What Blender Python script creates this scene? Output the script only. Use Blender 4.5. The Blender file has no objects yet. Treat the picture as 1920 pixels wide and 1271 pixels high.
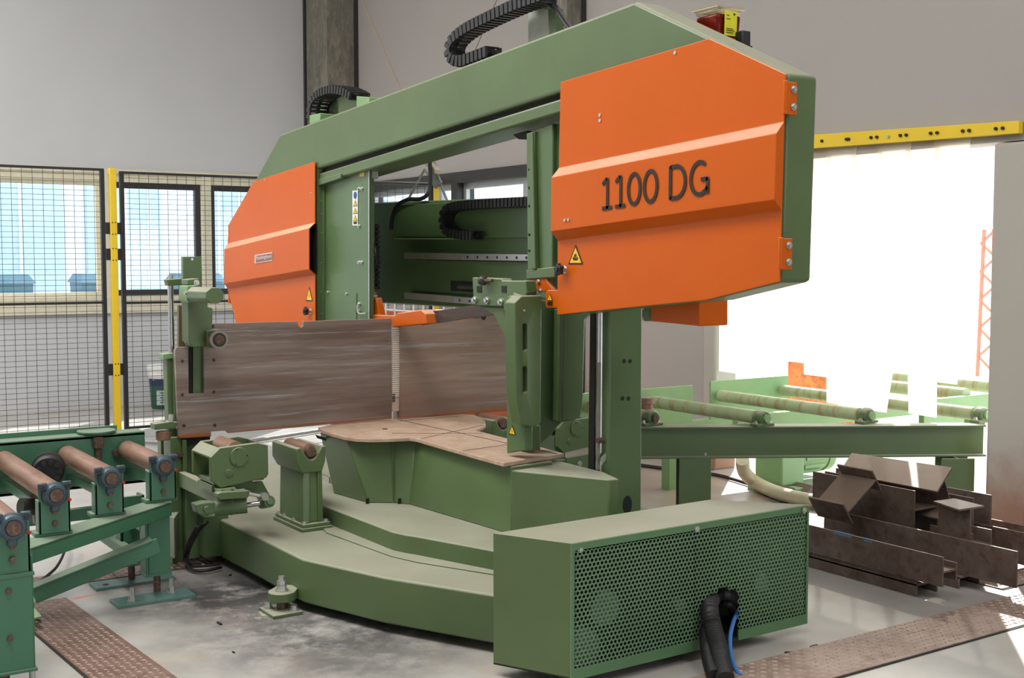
import bpy, bmesh, math, random
import numpy as np
from mathutils import Vector, Matrix
random.seed(7)
SC = bpy.context.scene
COL = SC.collection
V = Vector

# ------------------------------------------------------------------ camera
CAM_H = 1.9; F_PX = 2270.0; PITCH = math.atan((635.5 - 486.0) / F_PX); YAW = math.radians(33.65)
cd = bpy.data.cameras.new('camera'); cam = bpy.data.objects.new('camera', cd); COL.objects.link(cam)
cd.sensor_width = 36.0; cd.lens = F_PX / 1920.0 * 36.0; cd.clip_end = 300
cam.location = (0, 0, CAM_H); cam.rotation_euler = (math.pi / 2 - PITCH, 0, -YAW)
SC.camera = cam

# ------------------------------------------------------------------ world, sun, added fill lights, exposure
w = bpy.data.worlds.new('daylight'); SC.world = w; w.use_nodes = True
bg = w.node_tree.nodes['Background']; bg.inputs[0].default_value = (0.86, 0.93, 1.0, 1); bg.inputs[1].default_value = 3.2
def light(name, kind, loc, energy, color=(1, 1, 1), size=None, rot=(0, 0, 0)):
    d = bpy.data.lights.new(name, kind); d.energy = energy; d.color = color
    o = bpy.data.objects.new(name, d); COL.objects.link(o); o.location = loc; o.rotation_euler = rot
    if kind == 'AREA': d.shape = 'RECTANGLE'; d.size, d.size_y = size
    return o
sun = light('sun', 'SUN', (20, 12, 20), 12.0, (1.0, 0.95, 0.86)); sun.data.angle = 0.01
sun.rotation_euler = V((1.0, 0.88, 0.95)).to_track_quat('Z', 'Y').to_euler()
for i, (x, y) in enumerate(((0.6, 3.6), (0.4, 8.2), (-2.4, 12.0), (4.6, -1.8))):
    light('fill_light', 'AREA', (x, y, 7.4), (330, 430, 520, 260)[i], (1.0, 0.98, 0.95), (2.2, 4.0))  # unseen overhead lamps, added to balance brightness between upper and lower faces
SC.view_settings.view_transform = 'Standard'; SC.view_settings.look = 'None'
SC.view_settings.gamma = 1.0; SC.view_settings.use_curve_mapping = False
SC.view_settings.exposure = -0.22

# ------------------------------------------------------------------ measuring: a point seen in the photograph on a known real plane
_fh = V((math.sin(YAW), math.cos(YAW), 0)); _u0 = V((0, 0, 1))
_fw = _fh * math.cos(PITCH) - _u0 * math.sin(PITCH); _up = _fh * math.sin(PITCH) + _u0 * math.cos(PITCH)
_rt = V((math.cos(YAW), -math.sin(YAW), 0)); _C = V((0, 0, CAM_H))
def _ray(x, y): return _fw + _rt * ((x - 960) / F_PX) + _up * ((635.5 - y) / F_PX)
def PX(x, y, X): r = _ray(x, y); return _C + r * (X / r.x)
def PY(x, y, Y): r = _ray(x, y); return _C + r * (Y / r.y)
def PZ(x, y, Z): r = _ray(x, y); return _C + r * ((Z - CAM_H) / r.z)

# ------------------------------------------------------------------ mesh builder
class MB:
    def __init__(s): s.v = []; s.f = []
    def add(s, vs, fs):
        n = len(s.v); s.v += [tuple(p) for p in vs]; s.f += [tuple(i + n for i in f) for f in fs]; return s
    def box(s, a, b):
        (x0, y0, z0), (x1, y1, z1) = a, b
        return s.add([(x0,y0,z0),(x1,y0,z0),(x1,y1,z0),(x0,y1,z0),(x0,y0,z1),(x1,y0,z1),(x1,y1,z1),(x0,y1,z1)],
                     [(0,3,2,1),(4,5,6,7),(0,1,5,4),(1,2,6,5),(2,3,7,6),(3,0,4,7)])
    def prism(s, pts, d):
        pts = [V(p) for p in pts]; d = V(d); n = len(pts)
        return s.add(pts + [p + d for p in pts], [tuple(range(n))[::-1], tuple(range(n, 2*n))] + [(i, (i+1) % n, (i+1) % n + n, i + n) for i in range(n)])
    def loft(s, a, b):
        n = len(a)
        return s.add(list(a) + list(b), [tuple(range(n))[::-1], tuple(range(n, 2*n))] + [(i, (i+1) % n, (i+1) % n + n, i + n) for i in range(n)])
    def bar(s, p, q, w, h, up=(0, 0, 1)):
        p = V(p); q = V(q); t = (q - p).normalized(); u = V(up); sd = t.cross(u)
        if sd.length < 1e-4: sd = t.cross(V((1, 0, 0)))
        sd.normalize(); u = sd.cross(t).normalized(); a = sd * (w/2); b = u * (h/2)
        return s.prism([p - a - b, p + a - b, p + a + b, p - a + b], q - p)
    def cyl(s, p, q, r, n=16, r1=None):
        p = V(p); q = V(q); r1 = r if r1 is None else r1; t = (q - p).normalized()
        a = t.orthogonal().normalized(); b = t.cross(a)
        c = [(math.cos(2*math.pi*i/n), math.sin(2*math.pi*i/n)) for i in range(n)]
        return s.loft([p + a*(x*r) + b*(y*r) for x, y in c], [q + a*(x*r1) + b*(y*r1) for x, y in c])
    def lathe(s, p, axis, prof, n=20):
        p = V(p); t = V(axis).normalized(); a = t.orthogonal().normalized(); b = t.cross(a); vs = []; fs = []
        for h, r in prof:
            for i in range(n):
                an = 2*math.pi*i/n; vs.append(p + t*h + a*(r*math.cos(an)) + b*(r*math.sin(an)))
        m = len(prof)
        for j in range(m - 1):
            for i in range(n): fs.append((j*n+i, j*n+(i+1) % n, (j+1)*n+(i+1) % n, (j+1)*n+i))
        fs.append(tuple(range(n))[::-1]); fs.append(tuple(range((m-1)*n, m*n)))
        return s.add(vs, fs)
    def tube(s, path, r, n=8, rib=0.0):
        path = [V(p) for p in path]; m = len(path); vs = []; fs = []; a = None
        for j, p in enumerate(path):
            t = (path[min(j+1, m-1)] - path[max(j-1, 0)]).normalized()
            if a is None: a = t.orthogonal().normalized()
            a = (a - t * a.dot(t)).normalized(); b = t.cross(a); rr = r + (rib if j % 2 else 0)
            for i in range(n):
                an = 2*math.pi*i/n; vs.append(p + a*(rr*math.cos(an)) + b*(rr*math.sin(an)))
        for j in range(m - 1):
            for i in range(n): fs.append((j*n+i, j*n+(i+1) % n, (j+1)*n+(i+1) % n, (j+1)*n+i))
        fs.append(tuple(range(n))[::-1]); fs.append(tuple(range((m-1)*n, m*n)))
        return s.add(vs, fs)

def spline(pts, k=8):
    pts = [V(p) for p in pts]; P = [pts[0]*2 - pts[1]] + pts + [pts[-1]*2 - pts[-2]]; out = []
    for i in range(1, len(P) - 2):
        a, b, c, d = P[i-1], P[i], P[i+1], P[i+2]
        for j in range(k):
            t = j / k
            out.append(0.5*((2*b) + (c - a)*t + (2*a - 5*b + 4*c - d)*t*t + (3*b - a - 3*c + d)*t**3))
    out.append(pts[-1]); return out
def resample(path, step):
    out = [path[0]]; acc = 0
    for a, b in zip(path[:-1], path[1:]):
        L = (b - a).length; pos = 0
        while acc + (L - pos) >= step:
            pos += step - acc; acc = 0; out.append(a.lerp(b, pos / L))
        acc += L - pos
    return out
ORG = {}
def mesh_obj(name, mb, mat, parent=None, bevel=0.0, smooth=True, kind=None, label=None):
    n = len(mb.v); c = sum((V(p) for p in mb.v), V()) / n
    me = bpy.data.meshes.new(name); me.from_pydata([V(p) - c for p in mb.v], [], mb.f)
    bm = bmesh.new(); bm.from_mesh(me); bmesh.ops.recalc_face_normals(bm, faces=bm.faces); bm.to_mesh(me); bm.free()
    me.materials.append(mat)
    if smooth:
        me.polygons.foreach_set('use_smooth', [True]*len(me.polygons)); me.set_sharp_from_angle(angle=math.radians(32))
    o = bpy.data.objects.new(name, me); COL.objects.link(o); ORG[o.as_pointer()] = c
    if parent is not None:
        o.parent = parent; o.location = c - ORG[parent.as_pointer()]
    else: o.location = c
    if bevel:
        b = o.modifiers.new('bevel', 'BEVEL'); b.width = bevel; b.segments = 2; b.limit_method = 'ANGLE'; b.angle_limit = math.radians(35)
    if kind: o['kind'] = kind
    if label: o['label'] = label
    return o
def copy_at(src, loc, parent=None):
    """another piece like src (shared mesh), its centre at a world point"""
    o = src.copy(); COL.objects.link(o); ORG[o.as_pointer()] = V(loc)
    p = parent if parent is not None else src.parent
    o.parent = p; o.location = V(loc) - (ORG[p.as_pointer()] if p else V())
    return o
def empty(name, loc, label, cat, group=None):
    o = bpy.data.objects.new(name, None); COL.objects.link(o); o.location = loc; o.empty_display_size = .2
    ORG[o.as_pointer()] = V(loc); o['label'] = label; o['category'] = cat
    if group: o['group'] = group
    return o
def tag(o, label, cat, group=None):
    o['label'] = label; o['category'] = cat
    if group: o['group'] = group
    return o

def carve(o, mb):
    """cut the shape mb (world coordinates) out of o, once and for all"""
    c = ORG[o.as_pointer()]; me = bpy.data.meshes.new('cut'); me.from_pydata([V(p) - c for p in mb.v], [], mb.f)
    bm = bmesh.new(); bm.from_mesh(me); bmesh.ops.recalc_face_normals(bm, faces=bm.faces); bm.to_mesh(me); bm.free()
    t = bpy.data.objects.new('cut', me); COL.objects.link(t)
    tmp = bpy.data.objects.new('tmp', o.data); COL.objects.link(tmp); m = tmp.modifiers.new('b', 'BOOLEAN'); m.object = t; m.operation = 'DIFFERENCE'; m.solver = 'EXACT'
    dg = bpy.context.evaluated_depsgraph_get(); nm = bpy.data.meshes.new_from_object(tmp.evaluated_get(dg)); nm.name = o.data.name
    bpy.data.objects.remove(t); bpy.data.objects.remove(tmp); o.data = nm

# ------------------------------------------------------------------ materials
def srgb(r, g, b):
    f = lambda c: (c/255/12.92) if c/255 <= .04045 else ((c/255 + .055)/1.055)**2.4
    return (f(r), f(g), f(b), 1)
def new_mat(name):
    m = bpy.data.materials.new(name); m.use_nodes = True; nt = m.node_tree
    return m, nt, nt.nodes['Principled BSDF']
def nd(nt, t, **k):
    n = nt.nodes.new(t)
    for a, b in k.items(): setattr(n, a, b)
    return n
def noise(nt, scale, detail=4, vec=None, rough=.55):
    n = nd(nt, 'ShaderNodeTexNoise'); n.inputs['Scale'].default_value = scale; n.inputs['Detail'].default_value = detail; n.inputs['Roughness'].default_value = rough
    if vec: nt.links.new(vec, n.inputs['Vector'])
    return n.outputs['Fac']
def ramp(nt, fac, a, b, ca=(0,0,0,1), cb=(1,1,1,1)):
    r = nd(nt, 'ShaderNodeValToRGB'); r.color_ramp.elements[0].position = a; r.color_ramp.elements[1].position = b
    r.color_ramp.elements[0].color = ca; r.color_ramp.elements[1].color = cb; nt.links.new(fac, r.inputs[0]); return r.outputs[0]
def mix(nt, fac, a, b, mode='MIX'):
    m = nd(nt, 'ShaderNodeMix', data_type='RGBA', blend_type=mode)
    if hasattr(fac, 'is_linked'): nt.links.new(fac, m.inputs[0])
    else: m.inputs[0].default_value = fac
    for k, c in ((6, a), (7, b)):
        if hasattr(c, 'is_linked'): nt.links.new(c, m.inputs[k])
        else: m.inputs[k].default_value = c
    return m.outputs[2]
def mul(nt, a, b, op='MULTIPLY'):
    m = nd(nt, 'ShaderNodeMath', operation=op)
    for k, c in ((0, a), (1, b)):
        if hasattr(c, 'is_linked'): nt.links.new(c, m.inputs[k])
        else: m.inputs[k].default_value = c
    return m.outputs[0]
def worldpos(nt): return nd(nt, 'ShaderNodeNewGeometry').outputs['Position']
def scaled(nt, vec, s):
    m = nd(nt, 'ShaderNodeMapping'); m.inputs['Scale'].default_value = s; nt.links.new(vec, m.inputs['Vector']); return m.outputs[0]
DUST = srgb(166, 162, 146)
def paint(name, col, rough=.45, dust=.0, var=.10, dustcol=DUST, chips=None, spec=.5):
    """painted metal; dust that has settled on faces lying flat"""
    m, nt, bs = new_mat(name); P = worldpos(nt)
    c = mix(nt, ramp(nt, noise(nt, 2.2, 5, P), .3, .7), tuple(x*(1-var) for x in col[:3]) + (1,), tuple(min(1, x*(1+var)) for x in col[:3]) + (1,))
    if chips:
        c = mix(nt, ramp(nt, noise(nt, 26, 3, P), .70, .74), c, chips)
    if dust:
        sx = nd(nt, 'ShaderNodeSeparateXYZ'); nt.links.new(nd(nt, 'ShaderNodeNewGeometry').outputs['Normal'], sx.inputs[0])
        up = ramp(nt, sx.outputs[2], .35, .80)
        df = mul(nt, up, mul(nt, ramp(nt, noise(nt, 3.0, 6, P), .25, .75, (.72,)*3 + (1,), (1,1,1,1)), dust))
        c = mix(nt, df, c, dustcol)
        rr = mul(nt, mul(nt, df, .4), rough, 'ADD'); nt.links.new(rr, bs.inputs['Roughness'])
    else: bs.inputs['Roughness'].default_value = rough
    nt.links.new(c, bs.inputs['Base Color']); bs.inputs['Specular IOR Level'].default_value = spec
    return m
def plain(name, col, rough=.5, metal=0.0, emit=None):
    m, nt, bs = new_mat(name); bs.inputs['Base Color'].default_value = col; bs.inputs['Roughness'].default_value = rough; bs.inputs['Metallic'].default_value = metal
    P = worldpos(nt); nt.links.new(mix(nt, ramp(nt, noise(nt, 14, 4, P), .3, .7), tuple(x*.88 for x in col[:3]) + (1,), col), bs.inputs['Base Color'])
    return m
def rusty(name, c1, c2, c3, stretch=(1, 1, 1), scale=4, rough=.6, metal=0.2, hi=None, edge=None, dusty=None, mottle=None):
    m, nt, bs = new_mat(name); P = scaled(nt, worldpos(nt), stretch)
    c = mix(nt, ramp(nt, noise(nt, scale, 8, P, .65), .35, .65), c1, c2)
    c = mix(nt, ramp(nt, noise(nt, scale*3.1, 6, P, .6), .5, .72), c, c3)
    if hi: c = mix(nt, ramp(nt, noise(nt, scale*1.9, 9, scaled(nt, worldpos(nt), (stretch[0], stretch[1], stretch[2]*2.4)), .72), .56, .74), c, hi)
    if dusty is not None:
        sx = nd(nt, 'ShaderNodeSeparateXYZ'); nt.links.new(nd(nt, 'ShaderNodeNewGeometry').outputs['Normal'], sx.inputs[0]); c = mix(nt, mul(nt, ramp(nt, sx.outputs[2], .35, .8), .75), c, dusty)
    if mottle is not None:   # the stock never rubs the upper part: grey blotches instead of streaks
        sz = nd(nt, 'ShaderNodeSeparateXYZ'); nt.links.new(worldpos(nt), sz.inputs[0])
        up = ramp(nt, mul(nt, sz.outputs[2], mul(nt, noise(nt, 3, 6), .15), 'ADD'), 1.27, 1.40)
        blot = mix(nt, ramp(nt, noise(nt, 6, 9, worldpos(nt), .7), .40, .62), mottle[0], mottle[1])
        c = mix(nt, mul(nt, up, .75), c, blot)
    if edge is not None:   # bright rust along the lower edge
        sx = nd(nt, 'ShaderNodeSeparateXYZ'); nt.links.new(worldpos(nt), sx.inputs[0])
        c = mix(nt, ramp(nt, mul(nt, sx.outputs[2], mul(nt, noise(nt, 6, 4), .03), 'ADD'), edge, edge + .03, (1,1,1,1), (0,0,0,1)), c, srgb(156, 88, 44))
    nt.links.new(c, bs.inputs['Base Color']); bs.inputs['Roughness'].default_value = rough; bs.inputs['Metallic'].default_value = metal
    return m
GREEN = paint('reseda_green_paint', srgb(85, 106, 67), .34, dust=.85)
GREEND = paint('reseda_green_paint_clean', srgb(84, 108, 70), .34, dust=.3)
TEAL = paint('conveyor_green_paint', srgb(62, 112, 84), .40, dust=.45, chips=srgb(120, 110, 95))
LGREEN = paint('pale_green_paint', srgb(125, 160, 110), .45, dust=.45)
ORANGE = paint('orange_paint', srgb(200, 90, 8), .36, dust=.9, var=.03, dustcol=srgb(236, 190, 164), spec=.22)
YELLOW = paint('yellow_paint', srgb(236, 200, 40), .45, var=.05)
BLACK = plain('black_plastic', srgb(38, 38, 40), .5)
RUBBER = plain('black_rubber', srgb(26, 26, 28), .55)
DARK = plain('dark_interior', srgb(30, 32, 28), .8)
CHROME = plain('polished_steel', srgb(205, 205, 208), .22, 1.0)
ZINC = plain('zinc_bolt', srgb(200, 200, 196), .35, .8)
BRUSH = plain('ground_steel', srgb(190, 192, 192), .35, .6)
RAILDIRT = plain('dirty_rail', srgb(150, 146, 136), .6, .2)
PLATE = rusty('mill_scale_plate', srgb(108, 91, 82), srgb(158, 144, 136), srgb(118, 92, 81), (.28, .28, 4), 1.6, .42, .1, hi=srgb(178, 184, 188), edge=.818, mottle=(srgb(104, 88, 80), srgb(150, 142, 136)))
PLATE2 = rusty('lighter_mill_scale_plate', srgb(128, 106, 94), srgb(166, 148, 136), srgb(142, 112, 98), (.28, .28, 4), 1.6, .42, .1, hi=srgb(170, 176, 178), edge=.818, mottle=(srgb(150, 124, 110), srgb(172, 168, 160)))
TABLE = rusty('worn_table_plate', srgb(186, 160, 140), srgb(170, 140, 118), srgb(196, 176, 158), (1, 1, 1), 5, .6, 0)
ROLLER = rusty('rusty_roller', srgb(128, 96, 78), srgb(150, 118, 100), srgb(112, 80, 62), (3, .5, 3), 3, .45, .25)
SHAFT = rusty('rusty_shaft', srgb(104, 80, 68), srgb(82, 62, 52), srgb(132, 108, 94), (1, 1, 1), 20, .5, .3)
SCRAP = rusty('scrap_steel', srgb(92, 74, 66), srgb(118, 102, 95), srgb(84, 62, 50), (1, 1, 1), 5, .5, .15, dusty=srgb(132, 112, 95))
SCRAPEDGE = SCRAP
BLUEGREY = paint('blue_grey_bearing', srgb(60, 80, 92), .4, var=.12, chips=srgb(40, 40, 42))
CREAM = plain('cream_aluminium', srgb(226, 220, 196), .5)
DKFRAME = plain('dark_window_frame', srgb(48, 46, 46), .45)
WIRE = plain('dark_wire', srgb(46, 46, 50), .5)
GREYMET = plain('grey_aluminium', srgb(176, 178, 176), .4, .5)
WHITE = plain('white_plastic', srgb(232, 232, 228), .5)
INK = plain('black_print', srgb(28, 24, 22), .6)
SIGNY = plain('sign_yellow', srgb(246, 196, 30), .5)
SIGNB = plain('sign_blue', srgb(40, 84, 160), .5)
BLUEHOSE = plain('blue_hose', srgb(64, 120, 190), .4)
TAGY = plain('tag_yellow', srgb(228, 222, 50), .5)
OUTROLL = rusty("pale_roller", srgb(150, 168, 124), srgb(168, 178, 140), srgb(150, 96, 58), (.3, 1.5, .3), 2.6, .5, 0)
OILSTEEL = rusty('dull_blade_steel', srgb(72, 58, 52), srgb(60, 50, 45), srgb(82, 68, 60), (1, .3, 4), 4, .5, .1)
# ------------------------------------------------------------------ the setting
def m_floor():
    m, nt, bs = new_mat('concrete_floor'); P = worldpos(nt)
    c = mix(nt, ramp(nt, noise(nt, 1.1, 8, P, .62), .32, .68), srgb(158, 154, 148), srgb(186, 183, 178))
    c = mix(nt, ramp(nt, noise(nt, 3.3, 8, P, .7), .52, .70, (0,0,0,1), (.65,)*3 + (1,)), c, srgb(184, 166, 148))
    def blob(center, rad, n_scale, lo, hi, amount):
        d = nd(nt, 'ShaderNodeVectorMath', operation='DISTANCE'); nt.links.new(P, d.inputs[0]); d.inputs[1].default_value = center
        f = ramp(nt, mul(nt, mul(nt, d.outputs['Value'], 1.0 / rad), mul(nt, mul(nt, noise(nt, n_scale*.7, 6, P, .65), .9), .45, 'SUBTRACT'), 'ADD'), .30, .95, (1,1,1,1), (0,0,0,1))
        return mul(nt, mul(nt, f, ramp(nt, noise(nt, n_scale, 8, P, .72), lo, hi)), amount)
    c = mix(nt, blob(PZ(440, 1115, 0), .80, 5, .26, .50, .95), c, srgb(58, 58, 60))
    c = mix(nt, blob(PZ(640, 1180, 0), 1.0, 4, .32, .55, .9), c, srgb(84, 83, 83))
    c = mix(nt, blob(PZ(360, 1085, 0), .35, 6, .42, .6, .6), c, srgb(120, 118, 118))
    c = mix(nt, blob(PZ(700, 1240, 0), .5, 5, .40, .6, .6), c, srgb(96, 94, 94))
    c = mix(nt, blob(PZ(1260, 905, 0), 1.5, 3, .30, .6, .75), c, srgb(190, 152, 126))
    c = mix(nt, blob(PZ(480, 1150, 0), .28, 9, .52, .58, .85), c, srgb(190, 178, 162))
    # worn red marking line across the floor
    a, b = PZ(110, 1128, 0), PZ(450, 1060, 0); d = (b - a).normalized(); nrm = V((-d.y, d.x, 0))
    dt = nd(nt, 'ShaderNodeVectorMath', operation='DOT_PRODUCT'); nt.links.new(P, dt.inputs[0]); dt.inputs[1].default_value = nrm
    off = mul(nt, mul(nt, dt.outputs['Value'], a.dot(nrm), 'SUBTRACT'), 1, 'MULTIPLY'); off = mul(nt, off, 0, 'ABSOLUTE')
    c = mix(nt, mul(nt, ramp(nt, off, .012, .03, (1,1,1,1), (0,0,0,1)), ramp(nt, noise(nt, 7, 5, P, .6), .48, .62)), c, srgb(196, 110, 96))
    nt.links.new(c, bs.inputs['Base Color'])
    nt.links.new(ramp(nt, noise(nt, 1.6, 6, P), .3, .7, (.30,)*3 + (1,), (.5,)*3 + (1,)), bs.inputs['Roughness'])
    return m
def m_wall(name, col, dirt=.0):
    m, nt, bs = new_mat(name); P = worldpos(nt)
    c = mix(nt, ramp(nt, noise(nt, .7, 4, P), .3, .7), tuple(x*.94 for x in col[:3]) + (1,), col)
    if dirt:   # rust-coloured splash dirt along the foot of the wall
        sx = nd(nt, 'ShaderNodeSeparateXYZ'); nt.links.new(P, sx.inputs[0])
        h = mul(nt, sx.outputs[2], mul(nt, noise(nt, 3, 6, P), .9), 'ADD')
        c = mix(nt, mul(nt, ramp(nt, h, .6, 1.9, (1,1,1,1), (0,0,0,1)), dirt), c, srgb(150, 104, 80))
    nt.links.new(c, bs.inputs['Base Color']); bs.inputs['Roughness'].default_value = .7
    return m
WALLB = m_wall('grey_wall_paint', srgb(206, 207, 209)); WALLR = m_wall('darker_grey_wall_paint', srgb(172, 166, 162), .0)  # right wall gets an even, darker grey
JAMB = m_wall('dirty_wall_edge', srgb(182, 176, 168), .85)
CONCRETE = rusty('raw_concrete', srgb(136, 130, 118), srgb(104, 102, 94), srgb(150, 142, 126), (2, 2, .7), 4, .8, 0)
def m_glass():
    m, nt, bs = new_mat('window_glass'); nt.nodes.remove(bs); out = nt.nodes['Material Output']
    t = nd(nt, 'ShaderNodeBsdfTransparent'); t.inputs[0].default_value = (.93, .97, 1, 1); g = nd(nt, 'ShaderNodeBsdfGlossy'); g.inputs['Roughness'].default_value = .03
    x = nd(nt, 'ShaderNodeMixShader'); x.inputs[0].default_value = .07
    nt.links.new(t.outputs[0], x.inputs[1]); nt.links.new(g.outputs[0], x.inputs[2]); nt.links.new(x.outputs[0], out.inputs[0]); return m
GLASS = m_glass()
def m_curtain():
    m, nt, bs = new_mat('clear_pvc_strip'); nt.nodes.remove(bs); out = nt.nodes['Material Output']
    t = nd(nt, 'ShaderNodeBsdfTransparent'); t.inputs[0].default_value = (1, .98, .95, 1)
    l = nd(nt, 'ShaderNodeBsdfTranslucent'); l.inputs[0].default_value = srgb(252, 250, 246); d = nd(nt, 'ShaderNodeBsdfDiffuse'); d.inputs[0].default_value = srgb(230, 222, 212)
    x = nd(nt, 'ShaderNodeMixShader'); x.inputs[0].default_value = .12; nt.links.new(l.outputs[0], x.inputs[1]); nt.links.new(d.outputs[0], x.inputs[2])
    y = nd(nt, 'ShaderNodeMixShader'); y.inputs[0].default_value = .82; nt.links.new(t.outputs[0], y.inputs[1]); nt.links.new(x.outputs[0], y.inputs[2])
    nt.links.new(y.outputs[0], out.inputs[0]); return m
PVC = m_curtain()
def struct(name, mb, mat, parent=None, **k):
    return mesh_obj(name, mb, mat, parent, kind='structure', **k)
struct('floor', MB().box((-6, -6, -.2), (7.75, 16.05, 0)), m_floor())
struct('ground', MB().box((-60, -60, -.5), (90, 90, -.22)), plain('outdoor_concrete', srgb(214, 208, 200), .8))
struct('ceiling', MB().box((-6, -6, 7.5), (7.75, 16.05, 7.7)), m_wall('ceiling_paint', srgb(190, 190, 188)))
YB = 15.8; XR = 7.5
WZ0, WZ1 = 1.21, 3.05
b = MB().box((-6, YB, 0), (7.5, YB+.25, WZ0)).box((-6, YB, WZ1), (7.5, YB+.25, 7.5)).box((6.95, YB, WZ0), (7.5, YB+.25, WZ1)).box((-6, YB, WZ0), (-5.0, YB+.25, WZ1))
struct('wall_back', b, WALLB)
# right wall: a strip window further back, the goods opening nearer
OY0, OY1, OZ = 5.19, 7.98, 2.71; RZ0, RZ1 = 1.35, 2.93; RY0, RY1 = 8.6, 14.8
b = MB().box((XR, -6, 0), (XR+.25, OY0-.30, 7.5)).box((XR, OY0-.30, OZ), (XR+.25, RY0, 7.5)).box((XR, OY1, 0), (XR+.25, RY0, OZ))
b.box((XR, RY0, 0), (XR+.25, RY1, RZ0)).box((XR, RY0, RZ1), (XR+.25, RY1, 7.5)).box((XR, RY1, 0), (XR+.25, YB+.25, 7.5))
struct('wall_right', b, WALLR)
struct('trim_1', MB().box((XR-.03, OY0-.32, 0), (XR+.27, OY0+.006, OZ-.01)), JAMB, bevel=.02)
struct('trim_2', MB().box((XR-.01, OY1-.006, 0), (XR+.26, OY1+.16, OZ-.01)), JAMB, bevel=.02)
struct('wall_rear', MB().box((-6, -6.25, 0), (1.5, -6, 7.5)).box((1.5, -6.25, 4.2), (6.5, -6, 7.5)).box((6.5, -6.25, 0), (7.75, -6, 7.5)), WALLB)  # unseen rear wall; its wide opening is added to light the front faces
struct('wall_left', MB().box((-6.25, -6, 0), (-6, 16.05, 7.5)), WALLB)
# concrete columns
tag(struct('column', MB().box((7.06, 15.1, 0), (7.5, 15.8, 7.5)), CONCRETE, bevel=.01), 'raw concrete column in the corner left of the saw', 'column')
tag(struct('column', MB().box((7.28, 9.95, 0), (7.5, 10.45, 7.5)), CONCRETE, bevel=.01), 'raw concrete column on the right wall above the cable chain', 'column')
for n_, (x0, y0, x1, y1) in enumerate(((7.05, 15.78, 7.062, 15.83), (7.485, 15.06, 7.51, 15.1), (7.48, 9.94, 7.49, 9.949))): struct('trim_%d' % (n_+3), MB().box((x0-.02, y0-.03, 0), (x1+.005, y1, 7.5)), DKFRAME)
# windows of the back wall
def frame_rect(mb, x0, x1, z0, z1, t, y0, y1):
    return mb.box((x0, y0, z0), (x1, y1, z0+t)).box((x0, y0, z1-t), (x1, y1, z1)).box((x0, y0, z0+t), (x0+t, y1, z1-t)).box((x1-t, y0, z0+t), (x1, y1, z1-t))
def window(n, x0, x1, dark):
    fr = frame_rect(MB(), x0, x1, WZ0, WZ1, .06, YB-.05, YB+.2)
    fr.box((x0, YB-.06, WZ0), (x1, YB+.16, WZ0+.22)).box((x0, YB-.02, WZ1-.16), (x1, YB+.16, WZ1-.05))
    root = struct('window_%d' % n, fr, CREAM)
    sm = DKFRAME if dark else CREAM
    sash = frame_rect(MB(), x0+.06, x1-.06, WZ0+.22, WZ1-.16, .075 if dark else .05, YB+.03, YB+.10)
    mesh_obj('sash', sash, sm, root); mesh_obj('pane', MB().box((x0+.12, YB+.06, WZ0+.29), (x1-.12, YB+.066, WZ1-.22)), GLASS, root)
window(8, -5.0, -2.7, False); window(9, -2.7, -.4, False); window(1, -.4, 1.9, False); window(2, 1.9, 4.28, False); window(3, 4.28, 5.60, True); window(4, 5.60, 6.95, True)  # the first two are out of view, added for sheen on the saw
# windows of the right wall, seen through the bow
yy = [RY0, 10.6, 12.45, 14.8]
for n in range(3):
    y0, y1 = yy[n], yy[n+1]
    fr = MB().box((XR-.04, y0, RZ0), (XR+.2, y1, RZ0+.07)).box((XR-.04, y0, RZ1-.13), (XR+.2, y1, RZ1)).box((XR-.04, y0, RZ0+.07), (XR+.2, y0+.07, RZ1-.13)).box((XR-.04, y1-.07, RZ0+.07), (XR+.2, y1, RZ1-.13))
    root = struct('window_%d' % (n+5), fr, DKFRAME)
    s = MB().box((XR+.05, y0+.07, RZ0+.07), (XR+.1, y1-.07, RZ0+.12)).box((XR+.05, y0+.07, RZ1-.20), (XR+.1, y1-.07, RZ1-.13)).box((XR+.05, y0+.07, RZ0+.12), (XR+.1, y0+.13, RZ1-.2)).box((XR+.05, y1-.13, RZ0+.12), (XR+.1, y1-.07, RZ1-.2)).box((XR+.05, y0+.45, RZ0+.12), (XR+.1, y0+.52, RZ1-.2))
    mesh_obj('sash', s, GREYMET, root); mesh_obj('pane', MB().box((XR+.07, y0+.12, RZ0+.1), (XR+.076, y1-.12, RZ1-.18)), GLASS, root)
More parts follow.
